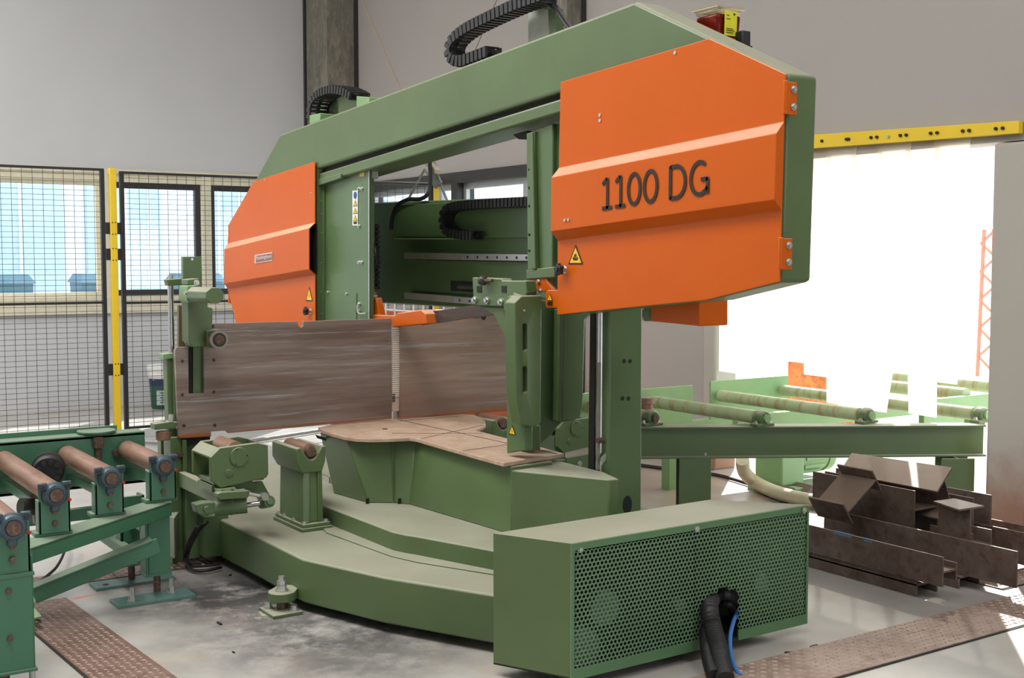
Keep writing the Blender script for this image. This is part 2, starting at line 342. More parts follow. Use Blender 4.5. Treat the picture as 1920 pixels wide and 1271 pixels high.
# outside
PALEB = plain('pale_blue_cladding', srgb(188, 210, 226), .6); BIN = plain('blue_grey_bin', srgb(84, 122, 140), .5)
bl = empty('factory_building', (4, 27, 0), 'pale blue building outside beyond the left windows', 'building')
mesh_obj('facade', MB().box((-8, 27, -.2), (22, 35, 6.5)), plain('white_cladding', srgb(226, 232, 236), .6), bl)
for i, x in enumerate((-2.5, 1.2, 4.2, 6.9, 9.5, 12.5)):
    o = mesh_obj('cladding_panel', MB().box((x, 26.9, .9), (x + (1.9, 1.2, 2.2, 1.6, 2.1, 1.7)[i], 27, 5.6)), PALEB, bl)
    for k in range(3): mesh_obj('seam', MB().box((x + .3 + k*.5, 26.86, .9), (x + .36 + k*.5, 26.9, 5.6)), WHITE, o)
for i, (px, w_, lab) in enumerate(((15, .55, 'blue-grey waste bin outside, leftmost beyond the window'), (172, .5, 'blue-grey waste bin outside, just left of the yellow post'), (365, .7, 'blue-grey waste bin outside, behind the feed station post'))):
    c = PY(px, 545, 19.0); r = empty('waste_bin', (c.x, 19, -.22), lab, 'bin')
    x0, x1 = c.x - w_/2, c.x + w_/2
    a = [(x0+.06, 18.7, -.2), (x1-.06, 18.7, -.2), (x1-.06, 19.2, -.2), (x0+.06, 19.2, -.2)]; bt = [(x0, 18.6, 1.55), (x1, 18.6, 1.55), (x1, 19.3, 1.55), (x0, 19.3, 1.55)]
    mesh_obj('bin_body', MB().loft(a, bt), BIN, r); mesh_obj('lid', MB().loft([(x0-.03, 18.55, 1.55), (x1+.03, 18.55, 1.55), (x1+.03, 19.35, 1.55), (x0-.03, 19.35, 1.55)], [(x0+.05, 18.7, 1.68), (x1-.05, 18.7, 1.68), (x1-.05, 19.3, 1.68), (x0+.05, 19.3, 1.68)]), BIN, r)
r = empty('lattice_mast', (19, 12.9, -.2), 'rust-red lattice mast outside, seen at the right edge of the opening', 'mast')
RUSTRED = plain('rust_red_paint', srgb(206, 128, 104), .7)
base = PX(1850, 600, 19.0); top = PX(1853, 430, 19.0)
for dy in (-.16, .16): mesh_obj('upright', MB().bar((19, base.y+dy, -.2), (19, base.y+dy*.6, top.z), .05, .05, (1,0,0)), RUSTRED, r)
for k in range(10):
    z = -.1 + k*(top.z+.1)/10; s = -1 if k % 2 else 1
    mesh_obj('brace', MB().bar((19, base.y-.16*s, z), (19, base.y+.14*s, z+(top.z+.1)/10), .035, .035, (1,0,0)), RUSTRED, r)
sh = MB().prism([V((10.2, PX(1478, 745, 10.2).y, -.22)), PX(1478, 640, 10.2), PX(1500, 636, 10.2), PX(1562, 690, 10.2), PX(1600, 745, 10.2), V((10.2, PX(1600, 745, 10.2).y, -.22))], (.06, 0, 0))
tag(mesh_obj('rusty_sheet', sh, rusty('rusty_sheet', srgb(180, 96, 40), srgb(206, 130, 70), srgb(150, 76, 36), (1,1,1), 4, .7, 0)), 'rusty steel sheet standing outside behind the plastic strips', 'steel sheet')

# ------------------------------------------------------------------ strip curtain
cr = empty('strip_curtain', (XR-.06, 6.6, OZ), 'yellow rail with translucent plastic strips hanging over the goods opening', 'curtain')
r0, r1, r2, r3 = PX(1440, 258, XR-.06), PX(1910, 226, XR-.06), PX(1910, 250, XR-.06), PX(1440, 284, XR-.06)
rail = mesh_obj('curtain_rail', MB().prism([r0, r1, r2, r3], (.05, 0, 0)), YELLOW, cr, bevel=.004)
for px in (1541, 1587, 1591, 1633, 1644, 1665, 1688, 1699, 1745, 1757, 1805, 1817, 1867, 1880):
    y = (r0.lerp(r3, .5)).lerp(r1.lerp(r2, .5), (px - 1440) / 470)
    p = PX(px, 271.5 - (px-1440)*.0711, XR-.066)
    mesh_obj('rail_bolt', MB().cyl(p + V((-.008, 0, 0)), p + V((.01, 0, 0)), .012, 8), ZINC if px == 1665 else INK, rail)
for k in range(11):
    y1 = 7.99 - k*.255; y0 = y1 - .30
    if k == 10: continue
    zb = {0: .9, 1: .98, 2: 1.0, 3: 1.05, 4: .95, 5: .74, 6: .74, 7: .73, 8: .74, 9: 1.0, 10: .9}[k]
    n = 14; vs = []; x0 = XR - .004 - (k % 2)*.012
    sway = {7: .30, 8: -.05, 9: .10}.get(k, 0)
    def pt(j, side):
        t = j / n; z = 2.84 - t*(2.84 - zb)
        bow = .012*math.sin(3.1*t + k)*t
        yb = (y1 if side else y0) + sway*t*t*(1.0 if side else .55) ; return V((x0 + bow + (.04*t if side else 0), yb, z))
    mb = MB(); th = V((.003, 0, 0))
    L = [pt(j, 0) for j in range(n+1)]; R = [pt(j, 1) for j in range(n+1)]
    mb.v = [tuple(p) for p in L + R + [q + th for q in L] + [q + th for q in R]]; m_ = n + 1
    for j in range(n):
        mb.f += [(j, j+1, m_+j+1, m_+j), (2*m_+j, 3*m_+j, 3*m_+j+1, 2*m_+j+1), (j, 2*m_+j, 2*m_+j+1, j+1), (m_+j, m_+j+1, 3*m_+j+1, 3*m_+j)]
    mb.f += [(0, m_, 3*m_, 2*m_), (n, 2*m_+n, 3*m_+n, m_+n)]
    mesh_obj('strip', mb, PVC, cr)

# ------------------------------------------------------------------ safety fence
def fence_panel(name, label, p, q, z0, z1, nx, ny):
    """p,q: plan ends; black frame round a grid of wires"""
    p = V((p[0], p[1], 0)); q = V((q[0], q[1], 0)); d = (q - p).normalized(); L = (q - p).length
    r = empty(name, (p + q)/2, label, 'fence', None)
    at = lambda s, z: p + d*s + V((0, 0, z))
    for nm, a, b_ in (('frame_bar', at(0, z0), at(L, z0)), ('frame_bar', at(0, z1), at(L, z1)), ('frame_post', at(.02, z0), at(.02, z1)), ('frame_post', at(L-.02, z0), at(L-.02, z1)), ('frame_bar', at(0, (z0+z1)*.5-.02), at(L, (z0+z1)*.5-.02))):
        mesh_obj(nm, MB().bar(a, b_, .04 if nm == 'frame_post' else .03, .05 if nm == 'frame_post' else .025, (0,0,1) if nm == 'frame_bar' else (d.y, -d.x, 0)), BLACK, r)
    for s_ in (.02, L-.02):
        c_ = at(s_, 0); mesh_obj('fence_foot', MB().box(c_ + V((-.04,-.04,0)), c_ + V((.04,.04,.012))).box(c_ + V((-.02,-.02,.012)), c_ + V((.02,.02,z0))), BLACK, r)
    mb = MB()
    for i in range(1, nx): mb.bar(at(L*i/nx, z0), at(L*i/nx, z1), .004, .004, (d.y, -d.x, 0))
    for i in range(1, ny): mb.bar(at(0, z0+(z1-z0)*i/ny), at(L, z0+(z1-z0)*i/ny), .004, .004)
    mesh_obj('wire_mesh', mb, WIRE, r, kind='stuff')
    return r
FY = 12.8
fence_panel('mesh_fence', 'black framed wire mesh fence panel at far left before the cream window', (.95, FY), (3.46, FY), .125, 2.82, 25, 50)
fence_panel('mesh_fence', 'black framed wire mesh fence panel right of the tall yellow post', (3.62, FY), (7.36, FY), .125, 2.80, 37, 50)
def fence_post(x, y, h, label):
    r = empty('fence_post', (x, y, 0), label, 'post')
    mesh_obj('tube', MB().box((x-.035, y-.035, .012), (x+.035, y+.035, h)), YELLOW, r, bevel=.006)
    mesh_obj('foot_plate', MB().box((x-.09, y-.09, 0), (x+.09, y+.09, .012)), YELLOW, r)
    for z in (.75, 1.95, h-.62):
        o = mesh_obj('clamp', MB().box((x-.075, y-.012, z-.06), (x+.075, y+.05, z+.06)), BLACK, r)
        for dx in (-.015, .015):
            for dz in (-.06, .06):
                mesh_obj('bolt_hole', MB().cyl((x+dx, y-.037, z+dz), (x+dx, y-.03, z+dz), .007, 8), INK, r)
fence_post(3.545, FY, 2.84, 'tall yellow fence post with black clamps at left')
fence_post(7.40, FY, 2.86, 'yellow fence post seen through the bow in front of the window')

# ------------------------------------------------------------------ bucket
c = PZ(308, 765, 0); c = V((c.x+.0, c.y, 0))
br = empty('plastic_bucket', c, 'white lidded bucket with dark green and navy band on the floor by the wall', 'bucket')
mesh_obj('bucket_body', MB().lathe(c, (0,0,1), [(0, .15), (.02, .16), (.30, .178)]), plain('bucket_green', srgb(38, 84, 72), .4), br)
mesh_obj('bucket_band', MB().lathe(c + V((0,0,.30)), (0,0,1), [(0, .179), (.09, .184)]), plain('bucket_navy', srgb(36, 44, 88), .4), br)
mesh_obj('bucket_rim', MB().lathe(c + V((0,0,.39)), (0,0,1), [(0, .184), (.02, .196), (.06, .198), (.07, .19), (.10, .20), (.12, .20)]), WHITE, br)
mesh_obj('lid', MB().lathe(c + V((0,0,.51)), (0,0,1), [(0, .206), (.045, .206), (.05, .19), (.056, .10)]), WHITE, br)
hd = [c + V((.2*math.cos(a), -.2*abs(math.sin(a))*.6 - .02, .47 - .16*math.sin(a))) for a in np.linspace(0, math.pi, 12)]
mesh_obj('handle', MB().tube(hd, .004, 6), ZINC, br)
d = (V((0,0,0)) - c); d.z = 0; d.normalize(); s = V((d.y, -d.x, 0))
lb = mesh_obj('label_panel', MB().prism([c + d*.185 + s*a + V((0,0,z)) for a, z in ((-.07, .06), (.09, .06), (.09, .25), (-.07, .25))], d*-.004), plain('bucket_label', srgb(176, 196, 190), .5), br)
for k in range(5): mesh_obj('print_line', MB().prism([c + d*.1865 + s*a + V((0,0,z + .09 + k*.03)) for a, z in ((-.055, 0), (.05 - .02*(k % 2), 0), (.05 - .02*(k % 2), .01), (-.055, .01))], d*.001), INK, lb)
# thin wires hanging from the roof
def wire_path(a, b_, X, r):
    p, q = PX(*a, X), PX(*b_, X); u = (p - q)/(p.z - q.z); return MB().tube([q - u*.6, q, p, p + u*(7.5 - p.z)], r, 6)
t = wire_path((676, -6), (748, 160), 5.4, .006)
tag(mesh_obj('hanging_wire', t, plain('brown_wire', srgb(140, 122, 96), .6)), 'thin brown wire running diagonally down behind the beam, right of the corner column', 'wire')
t = wire_path((934, -6), (890, 96), 5.4, .005)
tag(mesh_obj('hanging_wire', t, plain('grey_wire', srgb(120, 116, 108), .6)), 'thin grey wire seen through the loop of the top cable chain', 'wire')
# ------------------------------------------------------------------ the band saw
saw = empty('band_saw', (3.6, 6.2, 0), 'large green gantry band saw with orange wheel covers on a crescent-shaped base', 'saw')
def part(name, mb, mat, parent=saw, **k): return mesh_obj(name, mb, mat, parent, **k)
def bolts(parent, pts, axis, r=.012, h=.010, mat=None, name='bolt', n=6):
    ax = V(axis).normalized()
    for p in pts:
        p = V(p); mesh_obj(name, MB().cyl(p - ax*.004, p + ax*h*.4, r*1.5, 12).cyl(p + ax*h*.4, p + ax*h, r, n), mat or ZINC, parent)
XC, XF = 3.80, 3.735           # housing front plane, raised band plane
# --- bow: an upside-down U, sheared 4 degrees, one continuous casing
prof = [(525,252),(1190,3),(1476,138),(1464,529),(1326,563),(1047,591),(1049,172),(594,316),(594,616),(447,616),(430,541),(430,463),(433,420),(478,338)]
front = [PX(x, y, XC) for x, y in prof]
bow = part('bow_frame', MB().prism(front, (.185, 0, 0)), GREEN, bevel=.016)
# lower tube under the groove of the beam
a0, a1 = PX(594, 325, XC), PX(1053, 182, XC); dn = V((0, 0, -.075))
part('bow_lower_tube', MB().prism([a0 + V((.02,0,0)), a1 + V((.02,0,0)), a1 + V((.02,0,0)) + dn, a0 + V((.02,0,0)) + dn], (.26, 0, 0)), GREEN, bevel=.012)
part('groove_strip', MB().prism([PX(594,312,XC+.05), PX(1053,168,XC+.05), PX(1053,196,XC+.05), PX(594,336,XC+.05)], (.1, 0, 0)), DARK)
# --- orange wheel covers
def cover(name, up, closed, outer, low, label):
    vs = [PX(x, y, XC-.012) for x, y in up]; n = len(up)          # ends with inner-top right, inner-top left
    b0 = [PX(x, y, XF) for x, y in outer]; lo = [PX(x, y, XC-.012) for x, y in low]
    mb = MB(); mb.v = [tuple(p) for p in vs + b0 + lo]; k = n; m = n + 4
    tr, tl = n - 2, n - 1
    mb.f = [tuple(range(n)), (tl, tr, k+1, k), (k, k+1, k+2, k+3), (k+3, k+2, m+1, m), tuple(range(m, m+len(lo))), (tl, k, k+3, m)] + ([(tr, m+1, k+2, k+1)] if closed else [])
    o = part(name, mb, ORANGE, smooth=False, label=label)
    s = o.modifiers.new('sheet', 'SOLIDIFY'); s.thickness = .008; s.offset = -1
    bv = o.modifiers.new('bevel', 'BEVEL'); bv.width = .003; bv.segments = 2; bv.limit_method = 'ANGLE'; bv.angle_limit = math.radians(25)
    return o
rc = cover('wheel_cover', [(1053,154),(1331.5,72.5),(1475,139),(1471.5,230),(1050,316)], True, [(1036,334),(1456,251),(1452,373),(1035,433)],
           [(1048,450),(1467,392.6),(1464,528),(1326.5,562.5),(1047,590)], 'right orange wheel cover with large black lettering')
lc = cover('wheel_cover', [(431,420),(477,340),(592,303),(592,418),(428,457)], False, [(422,468),(581,429),(581,504),(422,531)],
           [(428,541),(592,514),(593,617),(447,617)], 'left orange wheel cover with a small nameplate')
mesh_obj('cover_gap_shade', MB().prism([PX(x, y, XC-.004) for x, y in ((578,424),(594,420),(594,513),(578,508))], (.002,0,0)), DARK, lc)  # dark panel standing in for the shade inside the open band end
# hinges
def hinge(cov, top, bot, axis='end'):
    p0, p1 = PY(*top, 3.615), PY(*bot, 3.615)
    h = mesh_obj('hinge', MB().box((p0.x-.012, 3.598, p1.z), (p0.x+.048, 3.612, p0.z)).cyl((p0.x-.012, 3.606, p1.z), (p0.x-.012, 3.606, p0.z+.004), .011, 10), ORANGE, cov, bevel=.002)
    for t in (.24, .78): bolts(cov, [(p0.x+.026, 3.598, p1.z + (p0.z-p1.z)*t)], (0,-1,0), .011, .012)
hinge(rc, (1474, 154), (1473, 215)); hinge(rc, (1465, 447), (1464, 505))
for y0, y1 in ((421, 451), (545, 568)):
    p0, p1 = PX(431, y0, XC-.01), PX(431, y1, XC-.01); mesh_obj('hinge', MB().cyl(p0, p1, .014, 10), ORANGE, lc)
bolts(rc, [PX(1268, 99, XC-.014), PX(1127, 216, XC-.014), PX(1127, 226, XC-.014)], (-1,0,0), .010)
bolts(rc, [PX(1061, 413, XF-.002), PX(1068, 412, XF-.002)], (-1,0,0), .009)
bolts(lc, [PX(498, 337, XC-.014), PX(585, 362, XC-.014)], (-1,0,0), .008)
def star_knob(cov, px, py):
    p = PX(px, py, XC-.014)
    mesh_obj('knob_stem', MB().cyl(p, p + V((-.03, 0, 0)), .014, 12).cyl(p, p + V((-.006, 0, 0)), .022, 14), ZINC, cov)
    q = p + V((-.03, 0, 0)); mb = MB(); n = 20
    ring = [(math.cos(2*math.pi*i/n), math.sin(2*math.pi*i/n), .034 if i % 4 < 2 else .025) for i in range(n)]
    mb.loft([q + V((0, c*r, s*r)) for c, s, r in ring], [q + V((-.026, c*r*.92, s*r*.92)) for c, s, r in ring]).cyl(q + V((-.026,0,0)), q + V((-.034,0,0)), .014, 12)
    mesh_obj('star_knob', mb, BLACK, cov, bevel=.003)
star_knob(rc, 1060, 505); star_knob(lc, 583, 583)
# --- print: lettering as thin raised ink on the band
def text_obj(name, body, P0, P1, height, mat, parent, lift=.0015):
    cu = bpy.data.curves.new(name, 'FONT'); cu.body = body; cu.resolution_u = 4
    t = bpy.data.objects.new(name, cu); COL.objects.link(t); dg = bpy.context.evaluated_depsgraph_get()
    me = bpy.data.meshes.new_from_object(t.evaluated_get(dg)); bpy.data.objects.remove(t)
    xs = [v.co.x for v in me.vertices]; ys = [v.co.y for v in me.vertices]
    x0, sx, y0, sy = min(xs), max(xs)-min(xs), min(ys), max(ys)-min(ys)
    ex = P1 - P0; off = V((-lift, 0, 0)); up = V((0, 0, height)) if not isinstance(height, V) else height
    c = P0 + ex*.5 + up*.5 + off
    for v in me.vertices: v.co = P0 + ex*((v.co.x-x0)/sx) + up*((v.co.y-y0)/sy) + off - c
    me.materials.append(mat); o = bpy.data.objects.new(name, me); COL.objects.link(o); ORG[o.as_pointer()] = c
    o.parent = parent; o.location = c - ORG[parent.as_pointer()]
    return o
# condensed hand-built characters, strokes as flat bars, so that the shapes are those of the photograph
def stroke_text(name, P0, P1, up, glyphs, wgt, mat, parent):
    """glyph strokes in a 0..1 box per glyph, laid along P0-P1; wgt = stroke width in metres"""
    ex = (P1 - P0); L = ex.length; ex = ex/L; H = up.length; ez = up/H; mb = MB(); dx = V((-.0015, 0, 0))
    for x0, w_, strokes in glyphs:
        for st in strokes:
            pts = [V(((x0 + w_*a)*L, b*H, 0)) for a, b in st]; m = len(pts); closed = (pts[0]-pts[-1]).length < 1e-6; A = []; B = []
            for i in range(m):
                pv = pts[i-1] if i else (pts[-2] if closed else pts[0]); nx = pts[i+1] if i < m-1 else (pts[1] if closed else pts[-1])
                t = (nx - pv).normalized(); nn = V((-t.y, t.x, 0))*wgt/2
                A.append(pts[i] + nn); B.append(pts[i] - nn)
            to = lambda q: P0 + ex*q.x + ez*q.y + dx
            n0 = len(mb.v); mb.v += [tuple(to(q)) for q in A + B]
            mb.f += [(n0+i, n0+i+1, n0+m+i+1, n0+m+i) for i in range(m-1)]
    return mesh_obj(name, mb, mat, parent, smooth=False)
arc = lambda cx, cy, rx, ry, a0, a1, n=18: [(cx + rx*math.cos(math.radians(a0 + (a1-a0)*i/n)), cy + ry*math.sin(math.radians(a0 + (a1-a0)*i/n))) for i in range(n+1)]
one = [[(.08,.80),(.40,.93),(.52,.98)], [(.56,1.0),(.56,.0)], [(.05,.03),(1.0,.03)]]
zero = [arc(.5, .5, .46, .47, 90, 450, 28)]
dee = [[(.05,0),(.05,1)], [(.05,.97),(.40,.97)] + arc(.40, .5, .53, .47, 88, -88, 18) + [(.40,.03),(.05,.03)]]
gee = [arc(.53, .5, .48, .47, 52, 305, 26), [(.60,.46),(.98,.46)], [(.95,.49),(.95,.02)], [(.80,.10),(.95,.22)]]
P0, P1 = PX(1128, 393, XF-.0095), PX(1328, 364, XF-.0095); upv = V((0, 0, (PX(1228, 325, XF).z - PX(1228, 377, XF).z)*1.18))
stroke_text('lettering', P0, P1, upv, [(0, .105, one), (.135, .105, one), (.265, .125, zero), (.42, .13, zero), (.66, .15, dee), (.84, .16, gee)], .019, INK, rc)
def tri_sign(parent, px, py, w_, h_, X, hand=False, bgc=None, name='warning_sign'):
    c = PX(px, py, X); k = (PX(px+1, py, X)-c).length; kz = (PX(px, py-1, X)-c).length
    W_, H_ = w_*abs(PX(px+1, py, X).y - c.y), h_*kz; dx = V((-.001, 0, 0))
    tri = lambda s, o: [c + o + V((0, W_*.5*s, -H_*.5*s)), c + o + V((0, -W_*.5*s, -H_*.5*s)), c + o + V((0, 0, H_*.5*s))]
    b_ = mesh_obj(name, MB().prism(tri(1.0, dx*0), dx), INK, parent, smooth=False)
    f = mesh_obj('sign_face', MB().prism(tri(.78, dx*1.2 + V((0,0,-H_*.035))), dx*.6), SIGNY, parent, smooth=False)
    mb = MB(); o = c + dx*2.2 + V((0,0,-H_*.14))
    if hand:
        for dy in (-.10, -.03, .03, .10): mb.prism([o + V((0, W_*(dy-.02), -H_*.10)), o + V((0, W_*(dy+.02), -H_*.10)), o + V((0, W_*(dy*.6+.015), H_*.16)), o + V((0, W_*(dy*.6-.015), H_*.16))], dx*.4)
        mb.prism([o + V((0, -W_*.16, -H_*.16)), o + V((0, W_*.16, -H_*.16)), o + V((0, W_*.12, -H_*.08)), o + V((0, -W_*.12, -H_*.08))], dx*.4)
        for s in (-1, 1): mb.prism([o + V((0, W_*.14*s, -H_*.12)), o + V((0, W_*.20*s, -H_*.06)), o + V((0, W_*.12*s, H_*.02)), o + V((0, W_*.10*s, -H_*.02))], dx*.4)
    else: mb.prism([o + V((0, -W_*.04, -H_*.16)), o + V((0, W_*.06, -H_*.02)), o + V((0, W_*.01, -H_*.02)), o + V((0, W_*.04, H_*.2)), o + V((0, -W_*.07, 0)), o + V((0, -W_*.01, 0))], dx*.4)
    mesh_obj('sign_symbol', mb, INK, parent, smooth=False)
tri_sign(rc, 1079.5, 477, 28, 37, XC-.021, True); tri_sign(lc, 580, 551, 12.5, 27, XC-.021)
# nameplate on the left cover
np0 = [PX(x, y, XF-.010) for x, y in ((478,478),(511,472.5),(511,489),(478,494))]
pl = mesh_obj('nameplate', MB().prism(np0, (-.002, 0, 0)), plain('plate_silver', srgb(226, 214, 208), .4, .2), lc, smooth=False)
inn = [PX(x, y, XF-.0125) for x, y in ((479.6,479.6),(509.6,474.6),(509.6,487.4),(479.6,492.4))]
mesh_obj('plate_field', MB().prism(inn, (-.001, 0, 0)), plain('plate_red_brown', srgb(150, 96, 88), .5), lc, smooth=False)
text_obj('plate_lettering', 'Peddinghaus', PX(481, 489.3, XF-.0145), PX(508.5, 484.6, XF-.0145), V((0, 0, .036)), WHITE, lc)
# --- left inner plate of the bow with its stickers
xp = 3.86
lp = part('blade_housing_plate', MB().prism([PX(x, y, xp) for x, y in ((596,338),(690,316),(690,606),(596,612))], (.05, 0, 0)), GREEND, bevel=.006)
part('housing_edge', MB().prism([PX(690, 318, xp), PX(690, 600, xp), PX(690, 600, xp+.08), PX(690, 318, xp+.08)], (0, -.02, 0)), BRUSH)
part('housing_gap', MB().prism([PX(x, y, xp-.012) for x, y in ((594,450),(601,450),(601,612),(594,612))], (.02,0,0)), DARK)
fl = mesh_obj('flange_strip', MB().prism([PX(x, y, xp-.02) for x, y in ((598,345),(606,343),(606,610),(598,612))], (.02, 0, 0)), GREEN, lp, bevel=.003)
bolts(lp, [PX(602, y, xp-.022) for y in (376, 400, 436, 492, 547, 588)], (-1,0,0), .006, .008)
bolts(lp, [PX(x, y, xp-.002) for x, y in ((674,354),(674,424),(674,492),(674,570),(674,583),(679,354),(679,492))], (-1,0,0), .010, .014)
hp = mesh_obj('hatch', MB().prism([PX(x, y, xp-.006) for x, y in ((607,546),(664,545),(668,550),(668,612),(607,613))], (.006, 0, 0)), GREEND, lp, bevel=.002)
bolts(lp, [PX(x, y, xp-.008) for x, y in ((615,548),(650,551))], (-1,0,0), .008)
mesh_obj('latch_rod', MB().tube(spline([PX(670, 572, xp-.02), PX(671, 584, xp-.02), PX(676, 588, xp-.02), PX(686, 587, xp-.02)], 4), .006, 6), ZINC, lp)
br_ = part('slide_bracket', MB().prism([PX(x, y, xp-.05) for x, y in ((597,336),(639,325),(639,334),(597,348))], (.05, 0, 0)), GREEN, bevel=.004)
stk = mesh_obj('sticker_strip', MB().prism([PX(x, y, xp-.002) for x, y in ((661,357.5),(671,357),(671,422.5),(661,423))], (-.001, 0, 0)), WHITE, lp, smooth=False)
c = PX(666, 366, xp-.004); mesh_obj('sticker_circle', MB().cyl(c, c + V((-.001,0,0)), .026, 16), SIGNB, lp)
for y in (381, 395, 409): tri_sign(lp, 666, y, 8, 11, xp-.0045)
mesh_obj('sticker_text', MB().prism([PX(x, y, xp-.0045) for x, y in ((663,416),(669,415.5),(669,419.5),(663,420))], (-.001,0,0)), INK, lp, smooth=False)
mesh_obj('yellow_sticker', MB().prism([PX(x, y, xp-.002) for x, y in ((674,320.5),(683.5,318),(683.5,330),(674,331.5))], (-.001,0,0)), plain('faded_yellow', srgb(222, 196, 96), .5), lp, smooth=False)
# roller cluster and spring column at the top right edge of that plate
mesh_obj('guide_roller_head', MB().box(PX(690, 330, xp+.03) + V((0,-.06,-.02)), PX(690, 318, xp+.03) + V((.05,.03,.03))), GREYMET, lp, bevel=.004)
sp = MB()
p0 = PX(694, 333, xp+.04)
for k in range(9): sp.cyl(p0 + V((0,0,-.016*k)), p0 + V((0,0,-.016*k-.010)), .022, 10)
mesh_obj('spring', sp, ZINC, lp)
# --- right guide arm inside the bow
ga = part('guide_arm', MB().prism([PX(x, y, 3.87) for x, y in ((1001,243),(1036,231),(1036,508),(1001,512))], (.12, 0, 0)), GREEND, bevel=.008)
fl = mesh_obj('arm_flange', MB().prism([PX(x, y, 3.85) for x, y in ((987,250),(1002,246),(1001,505),(989,507))], (.03, 0, 0)), GREEND, ga, bevel=.004)
bolts(ga, [PX(992, y, 3.848) for y in (318, 352, 386, 440, 470)], (-1,0,0), .005, .004, INK)
mesh_obj('arm_rib', MB().prism([PX(x, y, 3.84) for x, y in ((990,252),(998,246),(1004,505),(996,505))], (.03,0,0)), GREEN, ga, bevel=.006)
mesh_obj('arm_shelf', MB().prism([PX(x, y, 3.85) for x, y in ((986,506),(1040,500),(1040,520),(986,524))], (.12,0,0)), GREEN, ga, bevel=.005)
mesh_obj('arm_side', MB().prism([PX(x, y, 3.90) for x, y in ((1036,231),(1050,226),(1050,545),(1036,545))], (.14,0,0)), GREEND, ga)
mesh_obj('top_clamp', MB().prism([PX(x, y, 3.9) for x, y in ((962,252),(988,245),(988,262),(972,261))], (.10,0,0)), DARK, ga)
# --- rear guide beam with its linear rails
XG = 4.55
gb = part('guide_beam', MB().prism([PX(x, y, XG) for x, y in ((692,380),(1050,367),(1050,586),(885,578),(692,567))], (.30, 0, 0)), GREEND, bevel=.01)
ub = mesh_obj('beam_upper_panel', MB().prism([PX(x, y, XG-.03) for x, y in ((738,444),(740,384),(1045,372),(1045,446))], (.03,0,0)), GREEND, gb, bevel=.004)
mesh_obj('beam_ledge', MB().prism([PX(x, y, XG-.05) for x, y in ((738,446),(888,446.5),(888,449),(738,448.5))], (.05,0,0)), LGREEN, gb)
mesh_obj('beam_lower_panel', MB().prism([PX(x, y, XG-.02) for x, y in ((768,487),(1045,492),(1045,560),(770,545))], (.02,0,0)), GREEND, gb, bevel=.004)
def rail(y0, y1, xs, xd, th, label):
    r = mesh_obj('linear_rail', MB().prism([PX(xs, y0, XG-.065), PX(1045, y1, XG-.065), PX(1045, y1+th, XG-.065), PX(xs, y0+th*.85, XG-.065)], (.045,0,0)), BRUSH, gb, bevel=.003)
    f = lambda x: y0 + (y1-y0)*(x-xs)/(1045-xs)
    mesh_obj('dirty_rail_end', MB().prism([PX(xs-1, y0-.4, XG-.068), PX(xd, f(xd)-.4, XG-.068), PX(xd, f(xd)+th*.93, XG-.068), PX(xs-1, y0+th*.87, XG-.068)], (.03,0,0)), RAILDIRT, gb)
    x = xd + 14
    while x < 1040:
        p = PX(x, f(x)+th*.5, XG-.066); mesh_obj('rail_hole', MB().cyl(p, p + V((-.002,0,0)), .0095, 10), INK, gb); x += 18.3
rail(474, 477.5, 759, 863, 13, ''); rail(548.5, 571, 759, 848, 13, '')
mesh_obj('beam_slot', MB().prism([PX(x, y, XG-.024) for x, y in ((845,526),(905,529),(905,549),(845,545))], (.01,0,0)), DARK, gb)
p = PX(860, 537, XG-.05); mesh_obj('slot_rod', MB().cyl(p, p + V((0,-.4,0)), .018, 12), BLACK, gb)
# --- cable chains
LINK = {}
def chain(path, wdir, width, hgt, pitch, parent=saw, label=None):
    path = resample(path, pitch); wd = V(wdir).normalized()
    bundle = part('cable_chain', MB().tube(path, hgt*.28, 6), RUBBER, parent)
    key = (width, hgt, pitch); first = LINK.get(key)
    for i in range(len(path) - 1):
        a, b_ = path[i], path[i+1]; t = (b_ - a).normalized(); n = t.cross(wd).normalized(); y = n.cross(t)
        M = Matrix((t, y, n)).transposed().to_4x4(); c = (a + b_)/2
        if first is None:
            mb = MB(); L = pitch*.47
            for s in (-1, 1):
                yy_ = s*width/2
                mb.box((-L, yy_-.006, -hgt*.42), (L, yy_+.006, hgt*.42)).box((-L*.5, yy_+(.006 if s > 0 else -.012), -hgt*.5), (L*.9, yy_+(.012 if s > 0 else -.006), hgt*.5))
            for s in (-1, 1): mb.box((-L*.45, -width/2, s*hgt*.5-.004), (L*.45, width/2, s*hgt*.5+.004))
            me = bpy.data.meshes.new('chain_link'); me.from_pydata(mb.v, [], mb.f); me.materials.append(BLACK); LINK[key] = first = me
        o = bpy.data.objects.new('chain_link', first); COL.objects.link(o); ORG[o.as_pointer()] = c
        o.parent = bundle; o.matrix_local = Matrix.Translation(c - ORG[bundle.as_pointer()]) @ M
    return bundle
XT = 4.12
chain(spline([PX(1030, -8, XT), PX(975, 12, XT), PX(922, 36, XT), PX(880, 58, XT), PX(856, 80, XT), PX(852, 102, XT), PX(866, 116, XT), PX(890, 111, XT), PX(930, 96, XT)], 10), (1,0,0), .10, .066, .048)
chain(spline([PX(596, 226, 4.2), PX(596, 204, 4.2), PX(603, 186, 4.2), PX(618, 174, 4.2), PX(640, 169, 4.2), PX(660, 173, 4.2), PX(678, 184, 4.2)], 10), (1,0,0), .15, .06, .05)
chain(spline([PX(1040, 376, 4.44), PX(985, 379, 4.44), PX(920, 382, 4.44), PX(860, 387, 4.44), PX(840, 398, 4.44), PX(838, 418, 4.44), PX(846, 434, 4.44), PX(870, 440, 4.44), PX(898, 441, 4.44)], 10), (1,0,0), .08, .058, .045)
chain([PX(696, 420, 3.98), PX(696, 548, 3.98)], (1,0,0), .09, .05, .036)
